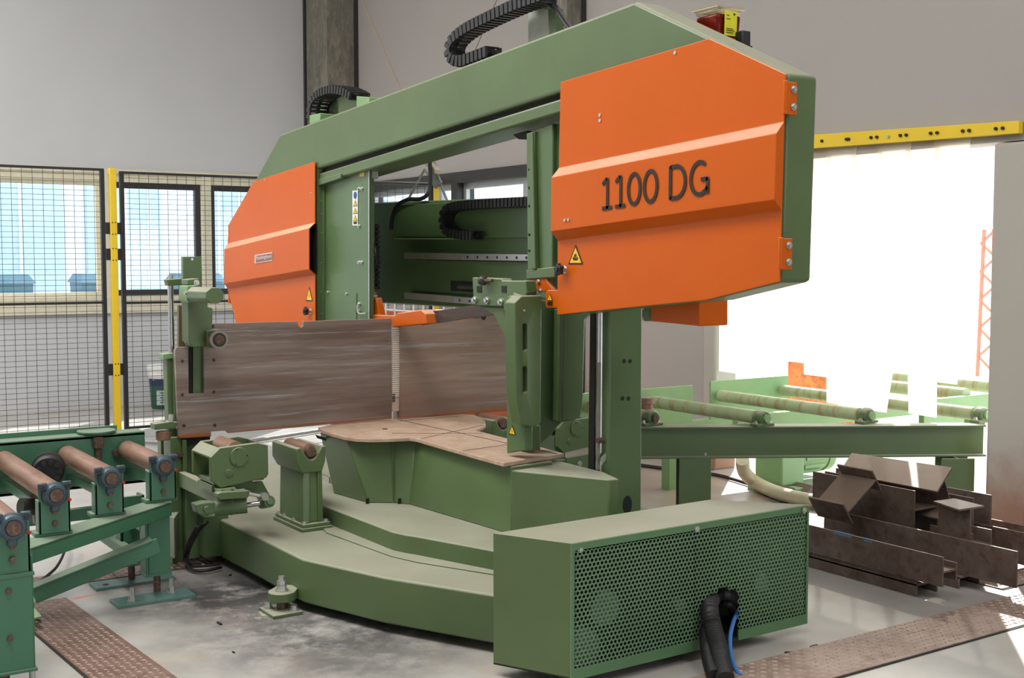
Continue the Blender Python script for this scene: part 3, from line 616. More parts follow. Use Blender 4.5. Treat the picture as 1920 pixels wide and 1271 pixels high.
# supports of the chains on top of the beam
q_ = PX(1010, 130, 4.1); part('support_shelf', MB().box((3.98, q_.y-.35, q_.z-.10), (4.34, q_.y+.45, q_.z+.02)), GREEND, bevel=.006)
q_ = PX(640, 250, 4.2); part('support_shelf', MB().box((3.98, q_.y-.5, q_.z-.10), (4.42, q_.y+.6, q_.z+.03)), GREEND, bevel=.006)
cs = part('chain_support', MB().prism([PX(x, y, 4.25) for x, y in ((990,14),(1028,16),(1034,150),(990,160))], (.012,0,0)), plain('chain_support_grey', srgb(176, 178, 168), .5), bevel=.003)
mesh_obj('support_post', MB().prism([PX(x, y, 4.24) for x, y in ((1028,12),(1041,14),(1046,150),(1034,155))], (.06,0,0)), GREEN, cs, bevel=.003)
mesh_obj('support_bar', MB().prism([PX(x, y, 4.2) for x, y in ((984,4),(1024,8),(1026,16),(992,15))], (.10,0,0)), GREEN, cs, bevel=.003)
part('cable', MB().tube(spline([PX(995, -2, 4.16), PX(1020, 3, 4.16), PX(1042, 20, 4.16), PX(1060, 45, 4.16), PX(1072, 60, 4.16)], 6), .012, 8), RUBBER)
part('cable', MB().tube(spline([PX(990, 3, 4.2), PX(1012, -2, 4.2), PX(1040, 8, 4.2), PX(1062, 40, 4.2), PX(1074, 58, 4.2)], 6), .010, 8), plain('grey_cable', srgb(92, 92, 96), .5))
cb = part('chain_bracket', MB().prism([PX(x, y, 4.22) for x, y in ((634,184),(676,181),(676,236),(634,250))], (.14,0,0)), GREEN, bevel=.006)
mesh_obj('bracket_end', MB().prism([PX(x, y, 4.14) for x, y in ((668,180),(692,182),(690,236),(668,244))], (.2,0,0)), LGREEN, cb, bevel=.006)
mesh_obj('bracket_foot', MB().prism([PX(x, y, 4.1) for x, y in ((580,216),(600,212),(600,226),(580,234))], (.2,0,0)), LGREEN, cb, bevel=.006)
mesh_obj('bracket_post', MB().prism([PX(x, y, 4.3) for x, y in ((600,190),(632,180),(632,230),(600,240))], (.1,0,0)), GREEND, cb)
# cable hanger standing on the guide beam
ch = part('cable_hanger', MB().prism([PX(x, y, 4.72) for x, y in ((806,302),(814,297),(819,326),(827,342),(815,354),(809,344))], (.015,0,0)), GREYMET)
mesh_obj('clamp', MB().bar(PX(803, 306, 4.70), PX(821, 322, 4.70), .05, .03), plain('hanger_cream', srgb(196, 184, 164), .5), ch)
mesh_obj('hanger_rod', MB().bar(PX(796, 318, 4.74), PX(762, 380, 4.74), .014, .014), GREYMET, ch); mesh_obj('hanger_rod', MB().bar(PX(824, 340, 4.74), PX(840, 380, 4.74), .014, .014), GREYMET, ch)
mesh_obj('hanger_rod', MB().bar(PX(796, 318, 4.74), PX(812, 338, 4.74), .014, .014), GREYMET, ch)
part('cable', MB().tube(spline([PX(806, 304, 4.66), PX(807, 335, 4.60), PX(803, 362, 4.54), PX(788, 373, 4.52), PX(765, 374, 4.50), PX(745, 385, 4.50), PX(736, 405, 4.50), PX(733, 430, 4.50)], 6), .016, 8), RUBBER)
part('cable', MB().tube([PX(694, 340, 4.1), PX(805, 343, 4.6)], .006, 6), ZINC)
part('cable', MB().tube(spline([PX(696, 448, 3.95), PX(703, 465, 3.92), PX(705, 485, 3.92), PX(701, 505, 3.95)], 6), .010, 8), RUBBER)
# --- blade and its guides
part('blade', MB().prism([PX(790, 593, 3.94), PX(935, 569, 3.94), PX(935, 589, 3.94), PX(790, 610, 3.94)], (.012,0,0)), OILSTEEL, bevel=.002)
part('blade_back_cover', MB().prism([PX(800, 585, 3.96), PX(925, 567, 3.96), PX(925, 573, 3.96), PX(800, 593, 3.96)], (.05,0,0)), OILSTEEL, bevel=.004)
bg_ = part('blade_guard', MB().prism([PX(x, y, 3.87) for x, y in ((734,597),(745,587),(790,581),(797,588),(801,607),(736,613))], (.08,0,0)), ORANGE, bevel=.006, label='orange left blade guard beside the steel fence')
mesh_obj('guard_arm', MB().prism([PX(x, y, 3.92) for x, y in ((695,560),(704,558),(712,592),(712,602),(695,602))], (.05,0,0)), ORANGE, bg_, bevel=.004)
mesh_obj('guard_head', MB().cyl(PX(700, 560, 3.92), PX(700, 548, 3.92), .022, 12), ORANGE, bg_); mesh_obj('guard_clip', MB().cyl(PX(700, 556, 3.92), PX(700, 553, 3.92), .028, 12), ZINC, bg_)
mesh_obj('guard_bar', MB().prism([PX(x, y, 3.90) for x, y in ((695,590),(740,592),(740,602),(695,602))], (.04,0,0)), ORANGE, bg_, bevel=.004)
og = part('blade_guard', MB().prism([PX(x, y, 3.86) for x, y in ((984,526),(1022,519),(1034,543),(1022,548),(1012,546),(986,538))], (.05,0,0)), ORANGE, bevel=.004, label='orange right blade guard below the guide arm')
mesh_obj('guard_box', MB().prism([PX(x, y, 3.82) for x, y in ((1022,548),(1027,544),(1048,543),(1048,578),(1023,577))], (.08,0,0)), ORANGE, og, bevel=.004)
bolts(og, [PX(x, y, 3.858) for x, y in ((986,530),(1010,528),(1013,545))], (-1,0,0), .010)
tri_sign(og, 1031, 557, 10, 13, 3.816); mesh_obj('sign_text', MB().prism([PX(x, y, 3.817) for x, y in ((1026.5,566),(1035.5,565.4),(1035.5,571.5),(1026.5,572))], (-.001,0,0)), INK, og, smooth=False)
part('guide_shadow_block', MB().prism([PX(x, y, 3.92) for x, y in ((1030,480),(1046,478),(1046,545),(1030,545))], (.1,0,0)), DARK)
part('guide_bolt', MB().prism([PX(x, y, 3.89) for x, y in ((1031,516),(1036,515),(1036,540),(1031,541))], (.02,0,0)), ZINC)
# --- right guide carriage and clamping arm over the table
XV = 3.74
gc = part('guide_carriage', MB().prism([PX(x, y, XV) for x, y in ((885,520),(940,522),(942,526),(985,526),(988,548),(965,600),(950,602),(950,575),(888,573))], (.07, 0, 0)), GREEN, bevel=.006)
for x in (894, 940): mesh_obj('slot', MB().prism([PX(x, 536, XV-.003), PX(x+9, 536, XV-.003), PX(x+9, 549, XV-.003), PX(x, 548, XV-.003)], (.01,0,0)), DARK, gc, smooth=False)
p = PX(905, 526, XV-.03); mesh_obj('ball_knob', MB().lathe(p + V((-.03,0,0)), (1,0,0), [(.030*(1-math.cos(a)), .030*max(.05, math.sin(a))) for a in np.linspace(.1, 3.04, 10)], 14), plain('black_knob', srgb(64, 56, 50), .35), gc)
mesh_obj('knob_rod', MB().cyl(p, PX(923, 526, XV-.03), .010, 8), SHAFT, gc)
bolts(gc, [PX(x, y, XV-.002) for x, y in ((891,562),(914,563),(940,566))], (-1,0,0), .014, .02)
part('carriage_gusset', MB().prism([PX(x, y, XV+.02) for x, y in ((897,574),(960,578),(965,640),(951,640),(925,590))], (.06,0,0)), GREEN, bevel=.004)
mesh_obj('clamp_lug', MB().prism([PX(x, y, XV-.05) for x, y in ((944,567),(952,555),(962,553),(962,608),(950,596),(944,580))], (.05,0,0)), GREEN, gc, bevel=.006)
YA = 5.38
fr = [PY(x, y, YA) for x, y in ((965,568),(978,555),(1016,554),(1014,792),(1004,801),(978,797),(968,745))]
arm = part('clamp_arm', MB().prism(fr, (0, .10, 0)), GREEN, bevel=.006)
# the arm reaches back to the carriage with a flat dusty top
mesh_obj('arm_top', MB().loft([PY(962,548,YA+.22), PY(988,546,YA+.22), PY(988,560,YA+.22), PY(962,560,YA+.22)], [PY(966,560,YA+.09), PY(1015,553,YA+.09), PY(1015,575,YA+.09), PY(966,575,YA+.09)]), GREEN, arm, bevel=.004)
def slot_pts(cx, y0, y1, hw, Y):
    a = PY(cx, y0, Y); b_ = PY(cx, y1, Y); r = abs(PY(cx+hw, y0, Y).x - a.x); n = 8; out = []
    for i in range(n+1): an = math.pi*i/n; out.append(V((a.x + r*math.cos(an), Y, a.z - r + r*math.sin(an))))
    for i in range(n+1): an = math.pi + math.pi*i/n; out.append(V((b_.x + r*math.cos(an), Y, b_.z + r + r*math.sin(an))))
    return out
cut = MB()
for y0, y1 in ((607, 659), (687, 738)): cut.prism(slot_pts(988, y0, y1, 5.0, YA-.02), (0, .065, 0))
carve(arm, cut)
mesh_obj('arm_bolt', MB().cyl(PY(983,582,YA), PY(983,582,YA-.006), .006, 8), ZINC, arm)
# plate behind the arm that comes down onto the table
ft = part('clamp_foot', MB().prism([PX(x, y, 3.70) for x, y in ((950,600),(966,600),(968,745),(985,802),(985,845),(968,846),(950,850))], (.05,0,0)), GREEND, bevel=.006)
for y in (660, 745): mesh_obj('foot_lug', MB().cyl(PX(961, y, 3.70), PX(961, y, 3.68), .022, 12), GREEN, ft)
tri_sign(ft, 960.5, 806, 13, 17, 3.698)
mesh_obj('foot_block', MB().prism([PY(x, y, 5.62) for x, y in ((985,800),(1014,797),(1014,843),(990,846),(985,830))], (0,.12,0)), GREEND, ft, bevel=.006)
dk = part('saddle_casting', MB().prism([PY(x, y, 5.80) for x, y in ((1012,560),(1058,574),(1055,792),(1046,800),(1035,815),(1008,838),(1004,800),(1012,790))], (0,.25,0)), GREEND, bevel=.01)
part('saddle_plate', MB().prism([PY(x, y, 5.74) for x, y in ((1054,575),(1115,575),(1103,596),(1098,600),(1094,760),(1089,783),(1075,790),(1052,792))], (0,.14,0)), GREEND, bevel=.012)
mesh_obj('saddle_rib', MB().prism([PY(x, y, 5.72) for x, y in ((1050,580),(1056,580),(1053,790),(1047,790))], (0,.06,0)), GREEN, dk, bevel=.003)
# --- right column with polished guide shaft
colm = part('column', MB().box((4.035, 5.12, 0.30), (4.27, 5.20, 1.80)), GREEND, bevel=.012)
for y, dx in ((677, 0), (747, -3)):
    for x in (1170, 1181): p = PY(x+dx, y, 5.12); mesh_obj('column_hole', MB().cyl(p + V((0,-.002,0)), p + V((0,.002,0)), .012, 12), INK, colm)
p = PY(1176, 946, 5.12); mesh_obj('column_hole', MB().prism([p + V((.032*math.cos(a), -.002, .05*math.sin(a))) for a in np.linspace(0, 2*math.pi, 20, endpoint=False)], (0,.004,0)), DARK, colm)
s0, s1 = PY(1124, 884, 5.2), PY(1131, 560, 5.2)
s1.x = s0.x + .004
part('guide_rail', MB().prism([PY(x, y, 5.22) for x, y in ((1117,585),(1124,585),(1120,884),(1113,884))], (0,.05,0)), DARK)
part('guide_shaft', MB().cyl(s0, s1, .024, 20), CHROME)
part('shaft_strip', MB().prism([PY(x, y, 5.17) for x, y in ((1122,680),(1127,680),(1125,880),(1119,880))], (0,.006,0)), RAILDIRT)
part('shaft_clip', MB().cyl(PY(1119, 826, 5.16), PY(1131, 826, 5.16), .014, 10), SHAFT)
part('column_gap', MB().prism([PY(x, y, 5.3) for x, y in ((1128,580),(1140,580),(1136,800),(1124,800))], (0,.05,0)), DARK)
tape = part('peeled_tape', MB().prism([PY(x, y, 5.14) for x, y in ((1127,858),(1146,842),(1153,840),(1150,850),(1136,862),(1128,872))], (0,.004,0)), plain('clear_tape', srgb(150, 164, 146), .3))
# left column (behind the left half of the bow, down to the base)
part('column', MB().box((4.25, 8.85, 0.30), (4.45, 9.1, 2.4)), GREEND, bevel=.012)
# bow carriers joining the bow to its columns
part('bow_carrier', MB().box((3.985, 5.14, 1.80), (4.26, 5.44, 2.75)), GREEND, bevel=.01)
part('bow_carrier', MB().box((3.985, 8.84, 1.75), (4.46, 9.12, 2.6)), GREEND, bevel=.01)
part('carrier_cap', MB().prism([PX(x, y, 4.02) for x, y in ((1206,573),(1219,571),(1219,602),(1206,602))], (.12,0,0)), GREEN, bevel=.006)
# orange wheel box hanging under the near end of the bow
ob = part('drive_guard', MB().prism([PX(x, y, 4.0) for x, y in ((1219,572),(1311,560),(1311,612),(1306,611),(1219,602))], (.19, 0, 0)), ORANGE, bevel=.006, label='orange guard box below the near end of the bow')
# --- oil reservoir on the shoulder of the bow
oy = 4.30
def ring_at(z, hx, hy, cx, cy): return [(cx-hx, cy-hy, z), (cx+hx, cy-hy, z), (cx+hx, cy+hy, z), (cx-hx, cy+hy, z)]
cx, cy, zt = 4.11, 4.38, 3.10; zo = zt - .035; zb = zt - .15
def m_oil():
    m, nt, bs = new_mat('amber_oil'); bs.inputs['Base Color'].default_value = srgb(124, 30, 12); bs.inputs['Roughness'].default_value = .15; bs.inputs['Transmission Weight'].default_value = .55; bs.inputs['IOR'].default_value = 1.3; return m
def m_clear():
    m, nt, bs = new_mat('clear_plastic'); nt.nodes.remove(bs); out = nt.nodes['Material Output']
    t = nd(nt, 'ShaderNodeBsdfTransparent'); t.inputs[0].default_value = (.93, .90, .80, 1); g = nd(nt, 'ShaderNodeBsdfGlossy'); g.inputs['Roughness'].default_value = .08
    x = nd(nt, 'ShaderNodeMixShader'); x.inputs[0].default_value = .22; nt.links.new(t.outputs[0], x.inputs[1]); nt.links.new(g.outputs[0], x.inputs[2]); nt.links.new(x.outputs[0], out.inputs[0]); return m
CLEAR = m_clear()
orv = part('oil_reservoir', MB().loft(ring_at(zb, .070, .070, cx, cy), ring_at(zo, .077, .077, cx, cy)), m_oil(), bevel=.012, label='clear plastic reservoir of dark amber oil on the shoulder of the bow')
mesh_obj('clear_wall', MB().loft(ring_at(zo+.001, .078, .078, cx, cy), ring_at(zt-.008, .081, .081, cx, cy)), CLEAR, orv, bevel=.01)
mesh_obj('lid', MB().loft(ring_at(zt-.008, .089, .089, cx, cy), ring_at(zt, .088, .088, cx, cy)), CLEAR, orv, bevel=.004)
mesh_obj('rim', MB().box((cx-.091, cy-.091, zt-.010), (cx+.091, cy-.086, zt-.004)).box((cx-.091, cy-.086, zt-.010), (cx-.086, cy+.091, zt-.004)).box((cx+.086, cy-.086, zt-.010), (cx+.091, cy+.091, zt-.004)).box((cx-.086, cy+.086, zt-.010), (cx+.086, cy+.091, zt-.004)), plain('clear_rim', srgb(190, 176, 140), .25), orv)
yt = cy - .083
tg = mesh_obj('yellow_tag', MB().prism([(cx-.040, yt, zt-.138), (cx+.038, yt, zt-.138), (cx+.038, yt-.003, zt-.022), (cx-.040, yt-.003, zt-.022)], (0,-.004,0)), TAGY, orv, smooth=False)
for z, w_ in ((.045, .018), (.062, .026), (.108, .044), (.116, .052), (.126, .044)): mesh_obj('print_line', MB().box((cx-.032, yt-.0085, zt-z), (cx-.032+w_, yt-.0072, zt-z+.003)), INK, orv)
mesh_obj('tag_screw', MB().cyl((cx+.018, yt-.004, zt-.036), (cx+.018, yt-.010, zt-.036), .005, 8), INK, orv)
mesh_obj('holder', MB().box((cx+.030, cy-.135, zb-.07), (cx+.085, cy-.083, zb+.035)), BLACK, orv, bevel=.006)
mesh_obj('holder_pin', MB().box((cx+.102, cy-.12, zb-.075), (cx+.110, cy-.105, zb-.03)), BLACK, orv)
mesh_obj('bracket', MB().box((3.97, cy-.06, zb-.20), (cx+.06, cy+.07, zb)), GREEND, orv)
# --- work table
tp = [(596,801),(603,806),(620,812),(646,819),(668,822),(697,823),(734,822),(768,820.5),(780,822),(843,840),(893,854),(944,868),(1058,850),(980,829),(905,810),(890,807),(897,804),(906,800),(911,795),(909,788),(893,779),(860,775),(735,775)]
table = part('work_table', MB().prism([PZ(x, y, .80) for x, y in tp], (0,0,-.022)), TABLE, bevel=.003, label='round-ended worn brown table plate')
def groove(a, b_, w_=.006):
    p, q = PZ(*a, .8012), PZ(*b_, .8012); t = (q - p).normalized(); n = V((-t.y, t.x, 0))*w_/2
    return mesh_obj('table_groove', MB().prism([p+n, q+n, q-n, p-n], (0,0,-.001)), DARK, table, smooth=False)
groove((745,786),(1045,851), .008); groove((735,812),(905,812)); groove((790,822),(905,797)); groove((868,845),(978,829)); groove((750,789),(860,780))
p = PZ(722, 804, .801); mesh_obj('table_hole', MB().cyl(p, p + V((0,0,.001)), .018, 14), INK, table)
# table pedestal
A = PZ(959, 880, .76)
top = [PZ(x, y, .775) for x, y in ((600,812),(650,826),(735,825),(779,825))] + [V((A.x, A.y, .775)), V((3.90, 5.45, .775)), V((4.02, 6.3, .775)), V((4.15, 7.2, .775)), V((3.6, 7.4, .775))]
bot = [PZ(626, 925, .40), PZ(690, 943, .40), PZ(738, 943, .40), PZ(768, 946, .40), V((A.x, A.y, .40))] + [V((3.90, 5.45, .40)), V((4.02, 6.3, .40)), V((4.15, 7.1, .40)), V((3.6, 7.3, .40))]
ped = part('table_pedestal', MB().loft(bot, top), GREEN, bevel=.006)
for px in (688, 748):
    q = PZ(px, 944, .40) + V((-.012, -.012, 0)); mesh_obj('pedestal_notch', MB().box(q + V((-.0, -.0, .0)), q + V((.022, .004, .034))), DARK, ped)
q = PZ(734, 822, .77); mesh_obj('pedestal_seam', MB().bar(PZ(738, 942, .402) + V((-.004,-.004,0)), PZ(736, 827, .773) + V((-.004,-.004,0)), .006, .012, (0,1,0)), GREEN, ped)
mesh_obj('pedestal_slot', MB().prism([PY(x, y, PZ(610, 815, .77).y - .03) for x, y in ((592,815),(632,827),(632,832),(596,822))], (0,.01,0)), DARK, ped)
# near block beside the column
B_ = PZ(1165, 897, .76)
blk = [A, PZ(1144, 897, .76) + V((-.01,-.0,0)), B_ + V((.0,.02,0)), V((4.0, 5.11, .76)), V((4.02, 5.9, .76)), V((3.75, 5.9, .76))]
part('table_block', MB().prism([V((p.x, p.y, .40)) for p in blk], (0,0,.355)), GREEN, bevel=.008)
# --- base: second tier and crescent plinth
t2 = [PZ(x, y, .40) for x, y in ((585,915),(597,944),(660,968),(736,997),(760,1002),(785,1006),(925,1032))] + [V((3.60, 4.80, .40)), V((4.55, 4.80, .40)), V((4.75, 6.0, .40)), V((4.6, 7.6, .40)), V((3.4, 7.9, .40))]
part('base_upper_tier', MB().prism([V((p.x, p.y, .27)) for p in t2], (0,0,.13)), GREEN, bevel=.008)
fl2 = [PZ(x, y, .30) for x, y in ((597,978),(612,997),(734,1041),(782,1052),(925,1075))] + [V((3.62, 5.0, .30)), V((3.7, 7.6, .30)), V((3.3, 7.7, .30))]
part('base_flange', MB().prism([V((p.x, p.y, .28)) for p in fl2], (0,0,.018)), GREEN, bevel=.003)
pl_ = [PZ(x, y, .29) for x, y in ((925,1115),(720,1082),(567,1048),(480,1005),(395,965))] + [V((2.62, 7.75, .29)), V((3.0, 8.3, .29)), V((3.7, 9.0, .29)), V((4.5, 9.0, .29)), V((4.9, 7.6, .29)), V((4.75, 4.7, .29)), V((3.2, 4.58, .29))]
part('base_plinth', MB().prism([V((p.x, p.y, .05)) for p in pl_], (0,0,.24)), GREEN, bevel=.012)
# curved rack on the base behind the roller stand
rk = [PZ(588, 887, .42), PZ(602, 893, .42), PZ(617, 900, .42)]
tooth = MB()
for a in np.linspace(0, 1, 12): q = rk[0].lerp(rk[2], a); tooth.box(q + V((-.006,-.01,-.02)), q + V((.006,.02,.02)))
part('gear_rack', tooth, ZINC)
# --- front box with perforated panel
bx = [V((2.932, 4.557, 0)), V((3.107, 4.200, 0)), V((4.606, 4.212, 0)), V((4.277, 4.585, 0))]
BZ0, BZ1 = .055, .66
up = lambda p, z: V((p.x, p.y, z))
box = part('front_box', MB().prism([up(bx[0], BZ0), up(bx[1], BZ0), up(bx[1], BZ1), up(bx[0], BZ1)], (.008, .004, 0)), GREEN, bevel=.0)
mesh_obj('box_top', MB().prism([up(p, BZ1-.008) for p in bx], (0,0,.010)), GREEN, box, bevel=.006)
mesh_obj('box_back', MB().box((2.95, 4.57, BZ0), (4.28, 4.58, BZ1-.008)), GREEND, box)
mesh_obj('box_side', MB().prism([up(bx[2], BZ0), up(bx[3], BZ0), up(bx[3], BZ1-.008), up(bx[2], BZ1-.008)], (-.008, 0, 0)), GREEND, box)
mesh_obj('box_floor', MB().prism([up(p, BZ0) for p in bx], (0,0,.008)), DARK, box)
fx0, fx1, fy = bx[1].x, bx[2].x, bx[1].y
fyy = lambda x: 4.200 + .012*(x - fx0)/(fx1 - fx0)
ax0 = PY(1325, 1180, 4.205).x; ax1 = PY(1384, 1180, 4.205).x; azt = PY(1352, 1104, 4.205).z
pm = MB(); px_ = .0225; pz_ = .0195; r_in = .0088; rows = int((BZ1-.03 - (BZ0+.04))/pz_); cols = int((fx1-fx0-.02)/px_)
hexo = [(math.cos(math.radians(60*k+30)), math.sin(math.radians(60*k+30))) for k in range(6)]
Ro = px_/math.sqrt(3)
for i in range(rows):
    z = BZ0 + .05 + i*pz_
    for j in range(cols):
        x = fx0 + .02 + j*px_ + (px_/2 if i % 2 else 0)
        if x > fx1 - .014: continue
        hw = (ax1-ax0)/2; mx = (ax0+ax1)/2
        if abs(x - mx) < hw and z < azt - (.04*(1 - math.sqrt(max(0, 1 - ((x-mx)/hw)**2)))): continue
        n0 = len(pm.v); y = fyy(x) - .004
        for c, s in hexo: pm.v.append((x + Ro*c, y, z + Ro*s*(pz_/(1.5*Ro))))
        for c, s in hexo: pm.v.append((x + r_in*c, y, z + r_in*s))
        for k in range(6): pm.f.append((n0+k, n0+(k+1) % 6, n0+6+(k+1) % 6, n0+6+k))
pp = mesh_obj('perforated_panel', pm, paint('perforated_green', srgb(98, 130, 98), .42, var=.12), box, smooth=False)
sd = pp.modifiers.new('sheet', 'SOLIDIFY'); sd.thickness = .003; sd.offset = 1
EDGE = paint('green_panel_edge', srgb(86, 122, 84), .42)
for nm, a, b_ in (('panel_edge', (fx0-.002, BZ0-.005), (fx1, BZ0+.046)), ('panel_edge', (fx0-.002, BZ1-.032), (fx1, BZ1-.001)), ('panel_edge', (fx0-.002, BZ0+.046), (fx0+.014, BZ1-.032)), ('panel_edge', (fx1-.014, BZ0+.046), (fx1, BZ1-.032))):
    if b_[0]-a[0] > 1 and a[1] < .1:
        mb = MB(); 
        for x0, x1 in ((a[0], ax0), (ax1, b_[0])): mb.prism([V((x0, fyy(x0)-.006, a[1])), V((x1, fyy(x1)-.006, a[1])), V((x1, fyy(x1)-.006, b_[1])), V((x0, fyy(x0)-.006, b_[1]))], (0,.010,0))
    else: mb = MB().prism([V((a[0], fyy(a[0])-.006, a[1])), V((b_[0], fyy(b_[0])-.006, a[1])), V((b_[0], fyy(b_[0])-.006, b_[1])), V((a[0], fyy(a[0])-.006, b_[1]))], (0,.010,0))
    mesh_obj(nm, mb, EDGE, box)
bolts(box, [PY(x, y, 4.198) for x, y in ((1088,1030),(1307,992),(1508,957))], (0,-1,0), .010, .008)
# what shows through the holes: fan wheels and a motor inside
for px, py, r in ((1135,1140,.08),(1278,1135,.03),(1275,1165,.02),(1428,1092,.05),(1095,1215,.09)):
    q = PY(px, py, 4.30); mesh_obj('inner_disc', MB().cyl(q, q + V((0,.05,0)), r, 18), plain('inner_grey_green', srgb(120, 140, 116), .6), box)
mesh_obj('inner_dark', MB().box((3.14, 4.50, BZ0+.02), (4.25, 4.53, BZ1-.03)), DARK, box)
# --- levelling feet of the base
def levelling_foot(px, py, yaw=0.0, ear=True):
    c = PZ(px, py, 0); f = part('levelling_foot', MB().box((c.x-.085, c.y-.10, 0), (c.x+.085, c.y+.10, .018)), GREEN, bevel=.003)
    bolts(f, [(c.x-.05, c.y+.06, .018), (c.x+.05, c.y-.06, .018)], (0,0,1), .017, .028)
    mesh_obj('foot_stem', MB().cyl((c.x+.01, c.y+.01, .018), (c.x+.01, c.y+.01, .10), .028, 14), SHAFT, f)
    e = [(c.x + .01 + .075*math.cos(a), c.y + .01 + .075*math.sin(a), .065) for a in np.linspace(math.pi*.65, math.pi*1.85, 9)]
    mesh_obj('foot_ear', MB().prism(e + [(c.x+.14, c.y+.06, .065), (c.x+.05, c.y+.14, .065)], (0,0,.05)), GREEN, f, bevel=.005)
    mb = MB().cyl((c.x+.01, c.y+.01, .115), (c.x+.01, c.y+.01, .122), .036, 16).cyl((c.x+.01, c.y+.01, .122), (c.x+.01, c.y+.01, .148), .027, 6).cyl((c.x+.01, c.y+.01, .15), (c.x+.01, c.y+.01, .172), .026, 6).cyl((c.x+.01, c.y+.01, .17), (c.x+.01, c.y+.01, .195), .018, 12)
    mesh_obj('foot_nut', mb, ZINC, f)
levelling_foot(527, 1148); levelling_foot(338, 1036)
# --- roller stand bolted on the base
def roller_stand(o, label=None):
    ox, oy = o; Z0 = .29; f = lambda x, y, z: V((ox + x, oy + y, z))
    st = part('roller_stand', MB().box(f(-.085, -.235, Z0), f(.115, .20, Z0+.022)).box(f(-.075, -.225, Z0+.022), f(.105, .19, Z0+.044)), GREEN, bevel=.004)
    bolts(st, [f(x, y, Z0+.044) for x in (-.055, .085) for y in (-.20, -.06, .08, .165)], (0,0,1), .013, .014)
    a = [f(-.06, -.19, Z0+.044), f(.07, -.19, Z0+.044), f(.07, .16, Z0+.044), f(-.06, .16, Z0+.044)]
    b_ = [f(-.035, -.14, .645), f(.085, -.14, .645), f(.085, .20, .645), f(-.035, .20, .645)]
    mesh_obj('stand_column', MB().loft(a, b_), GREEN, st, bevel=.008)
    mesh_obj('stand_rib', MB().loft([f(-.062, -.198, Z0+.044), f(-.022, -.205, Z0+.044), f(-.022, -.19, Z0+.044), f(-.062, -.188, Z0+.044)], [f(-.037, -.152, .645), f(.003, -.158, .645), f(.003, -.14, .645), f(-.037, -.14, .645)]), GREEN, st, bevel=.003)
    mesh_obj('stand_rib', MB().loft([f(.035, -.205, Z0+.044), f(.07, -.198, Z0+.044), f(.07, -.188, Z0+.044), f(.035, -.19, Z0+.044)], [f(.055, -.158, .645), f(.086, -.152, .645), f(.086, -.14, .645), f(.055, -.14, .645)]), GREEN, st, bevel=.003)
    yoke = [f(-.085, -.16, .81), f(-.055, -.16, .815), f(-.028, -.16, .765), f(-.012, -.16, .745), f(.012, -.16, .735), f(.036, -.16, .745), f(.052, -.16, .765), f(.080, -.16, .815), f(.108, -.16, .81), f(.10, -.16, .72), f(.08, -.16, .66), f(-.05, -.16, .66), f(-.085, -.16, .72)]
    mesh_obj('yoke', MB().prism([p + V((0,-.01,-.03)) for p in yoke], (0,.375,0)), GREEN, st, bevel=.006)
    mesh_obj('roller', MB().lathe(f(.012, -.135, .757), (0,1,0), [(0, .034), (.003, .042), (.02, .044), (.28, .044), (.30, .040)], 20), ROLLER, st)
    mesh_obj('roller_end', MB().cyl(f(.012, -.168, .757), f(.012, -.13, .757), .032, 16), SHAFT, st)
    mesh_obj('stand_bolt', MB().cyl(f(.09, .05, .66), f(.125, .05, .66), .016, 10), BLACK, st)
roller_stand((2.96, 6.79)); roller_stand((4.60, 7.20))
# --- right steel fence plate standing on the table
def holes(o, pts, Y, r, mat=INK):
    for x, y in pts:
        p = PY(x, y, Y-.0015); mesh_obj('countersunk_bolt', MB().cyl(p, p + V((0,.003,0)), r, 14), SHAFT, o); mesh_obj('bolt_socket', MB().cyl(p + V((0,-.001,0)), p + V((0,.001,0)), r*.55, 6), mat, o)
fr_ = part('fence_plate', MB().prism([PY(x, y, 7.33) for x, y in ((750,608),(795,606),(880,600),(925,588),(951,603),(951,771),(750,784))], (0,.03,0)), PLATE2, bevel=.003, label='right rusty steel fence plate behind the blade')
p = PY(907, 595, 7.328); mesh_obj('plate_hole', MB().cyl(p, p + V((0,.003,0)), .020, 16), plain('rust_hole', srgb(80, 50, 38), .8), fr_)
# slotted strip in the gap between the two fence plates
ss = part('gap_strip', MB().prism([PY(x, y, 7.345) for x, y in ((735,612),(750,611),(750,770),(735,772))], (0,.02,0)), plain('strip_ground', srgb(206, 186, 170), .6))
for k in range(33):
    y = 615 + k*3.95; mesh_obj('strip_slat', MB().prism([PY(735.5, y, 7.339), PY(749, y-.4, 7.339), PY(749, y+1.6, 7.339), PY(735.5, y+2, 7.339)], (0,.006,0)), plain('strip_slat_white', srgb(246, 240, 232), .4) if k == 0 else bpy.data.materials['strip_slat_white'], ss)
for k in range(4): mesh_obj('strip_cable', MB().prism([PY(736, 739+k*4, 7.336), PY(741, 738.6+k*4, 7.336), PY(741, 740.6+k*4, 7.336), PY(736, 741+k*4, 7.336)], (0,.004,0)), INK, ss)
mesh_obj('strip_foot', MB().prism([PY(x, y, 7.36) for x, y in ((737,768),(749,767),(748,788),(737,789))], (0,.03,0)), ZINC, ss, bevel=.002)
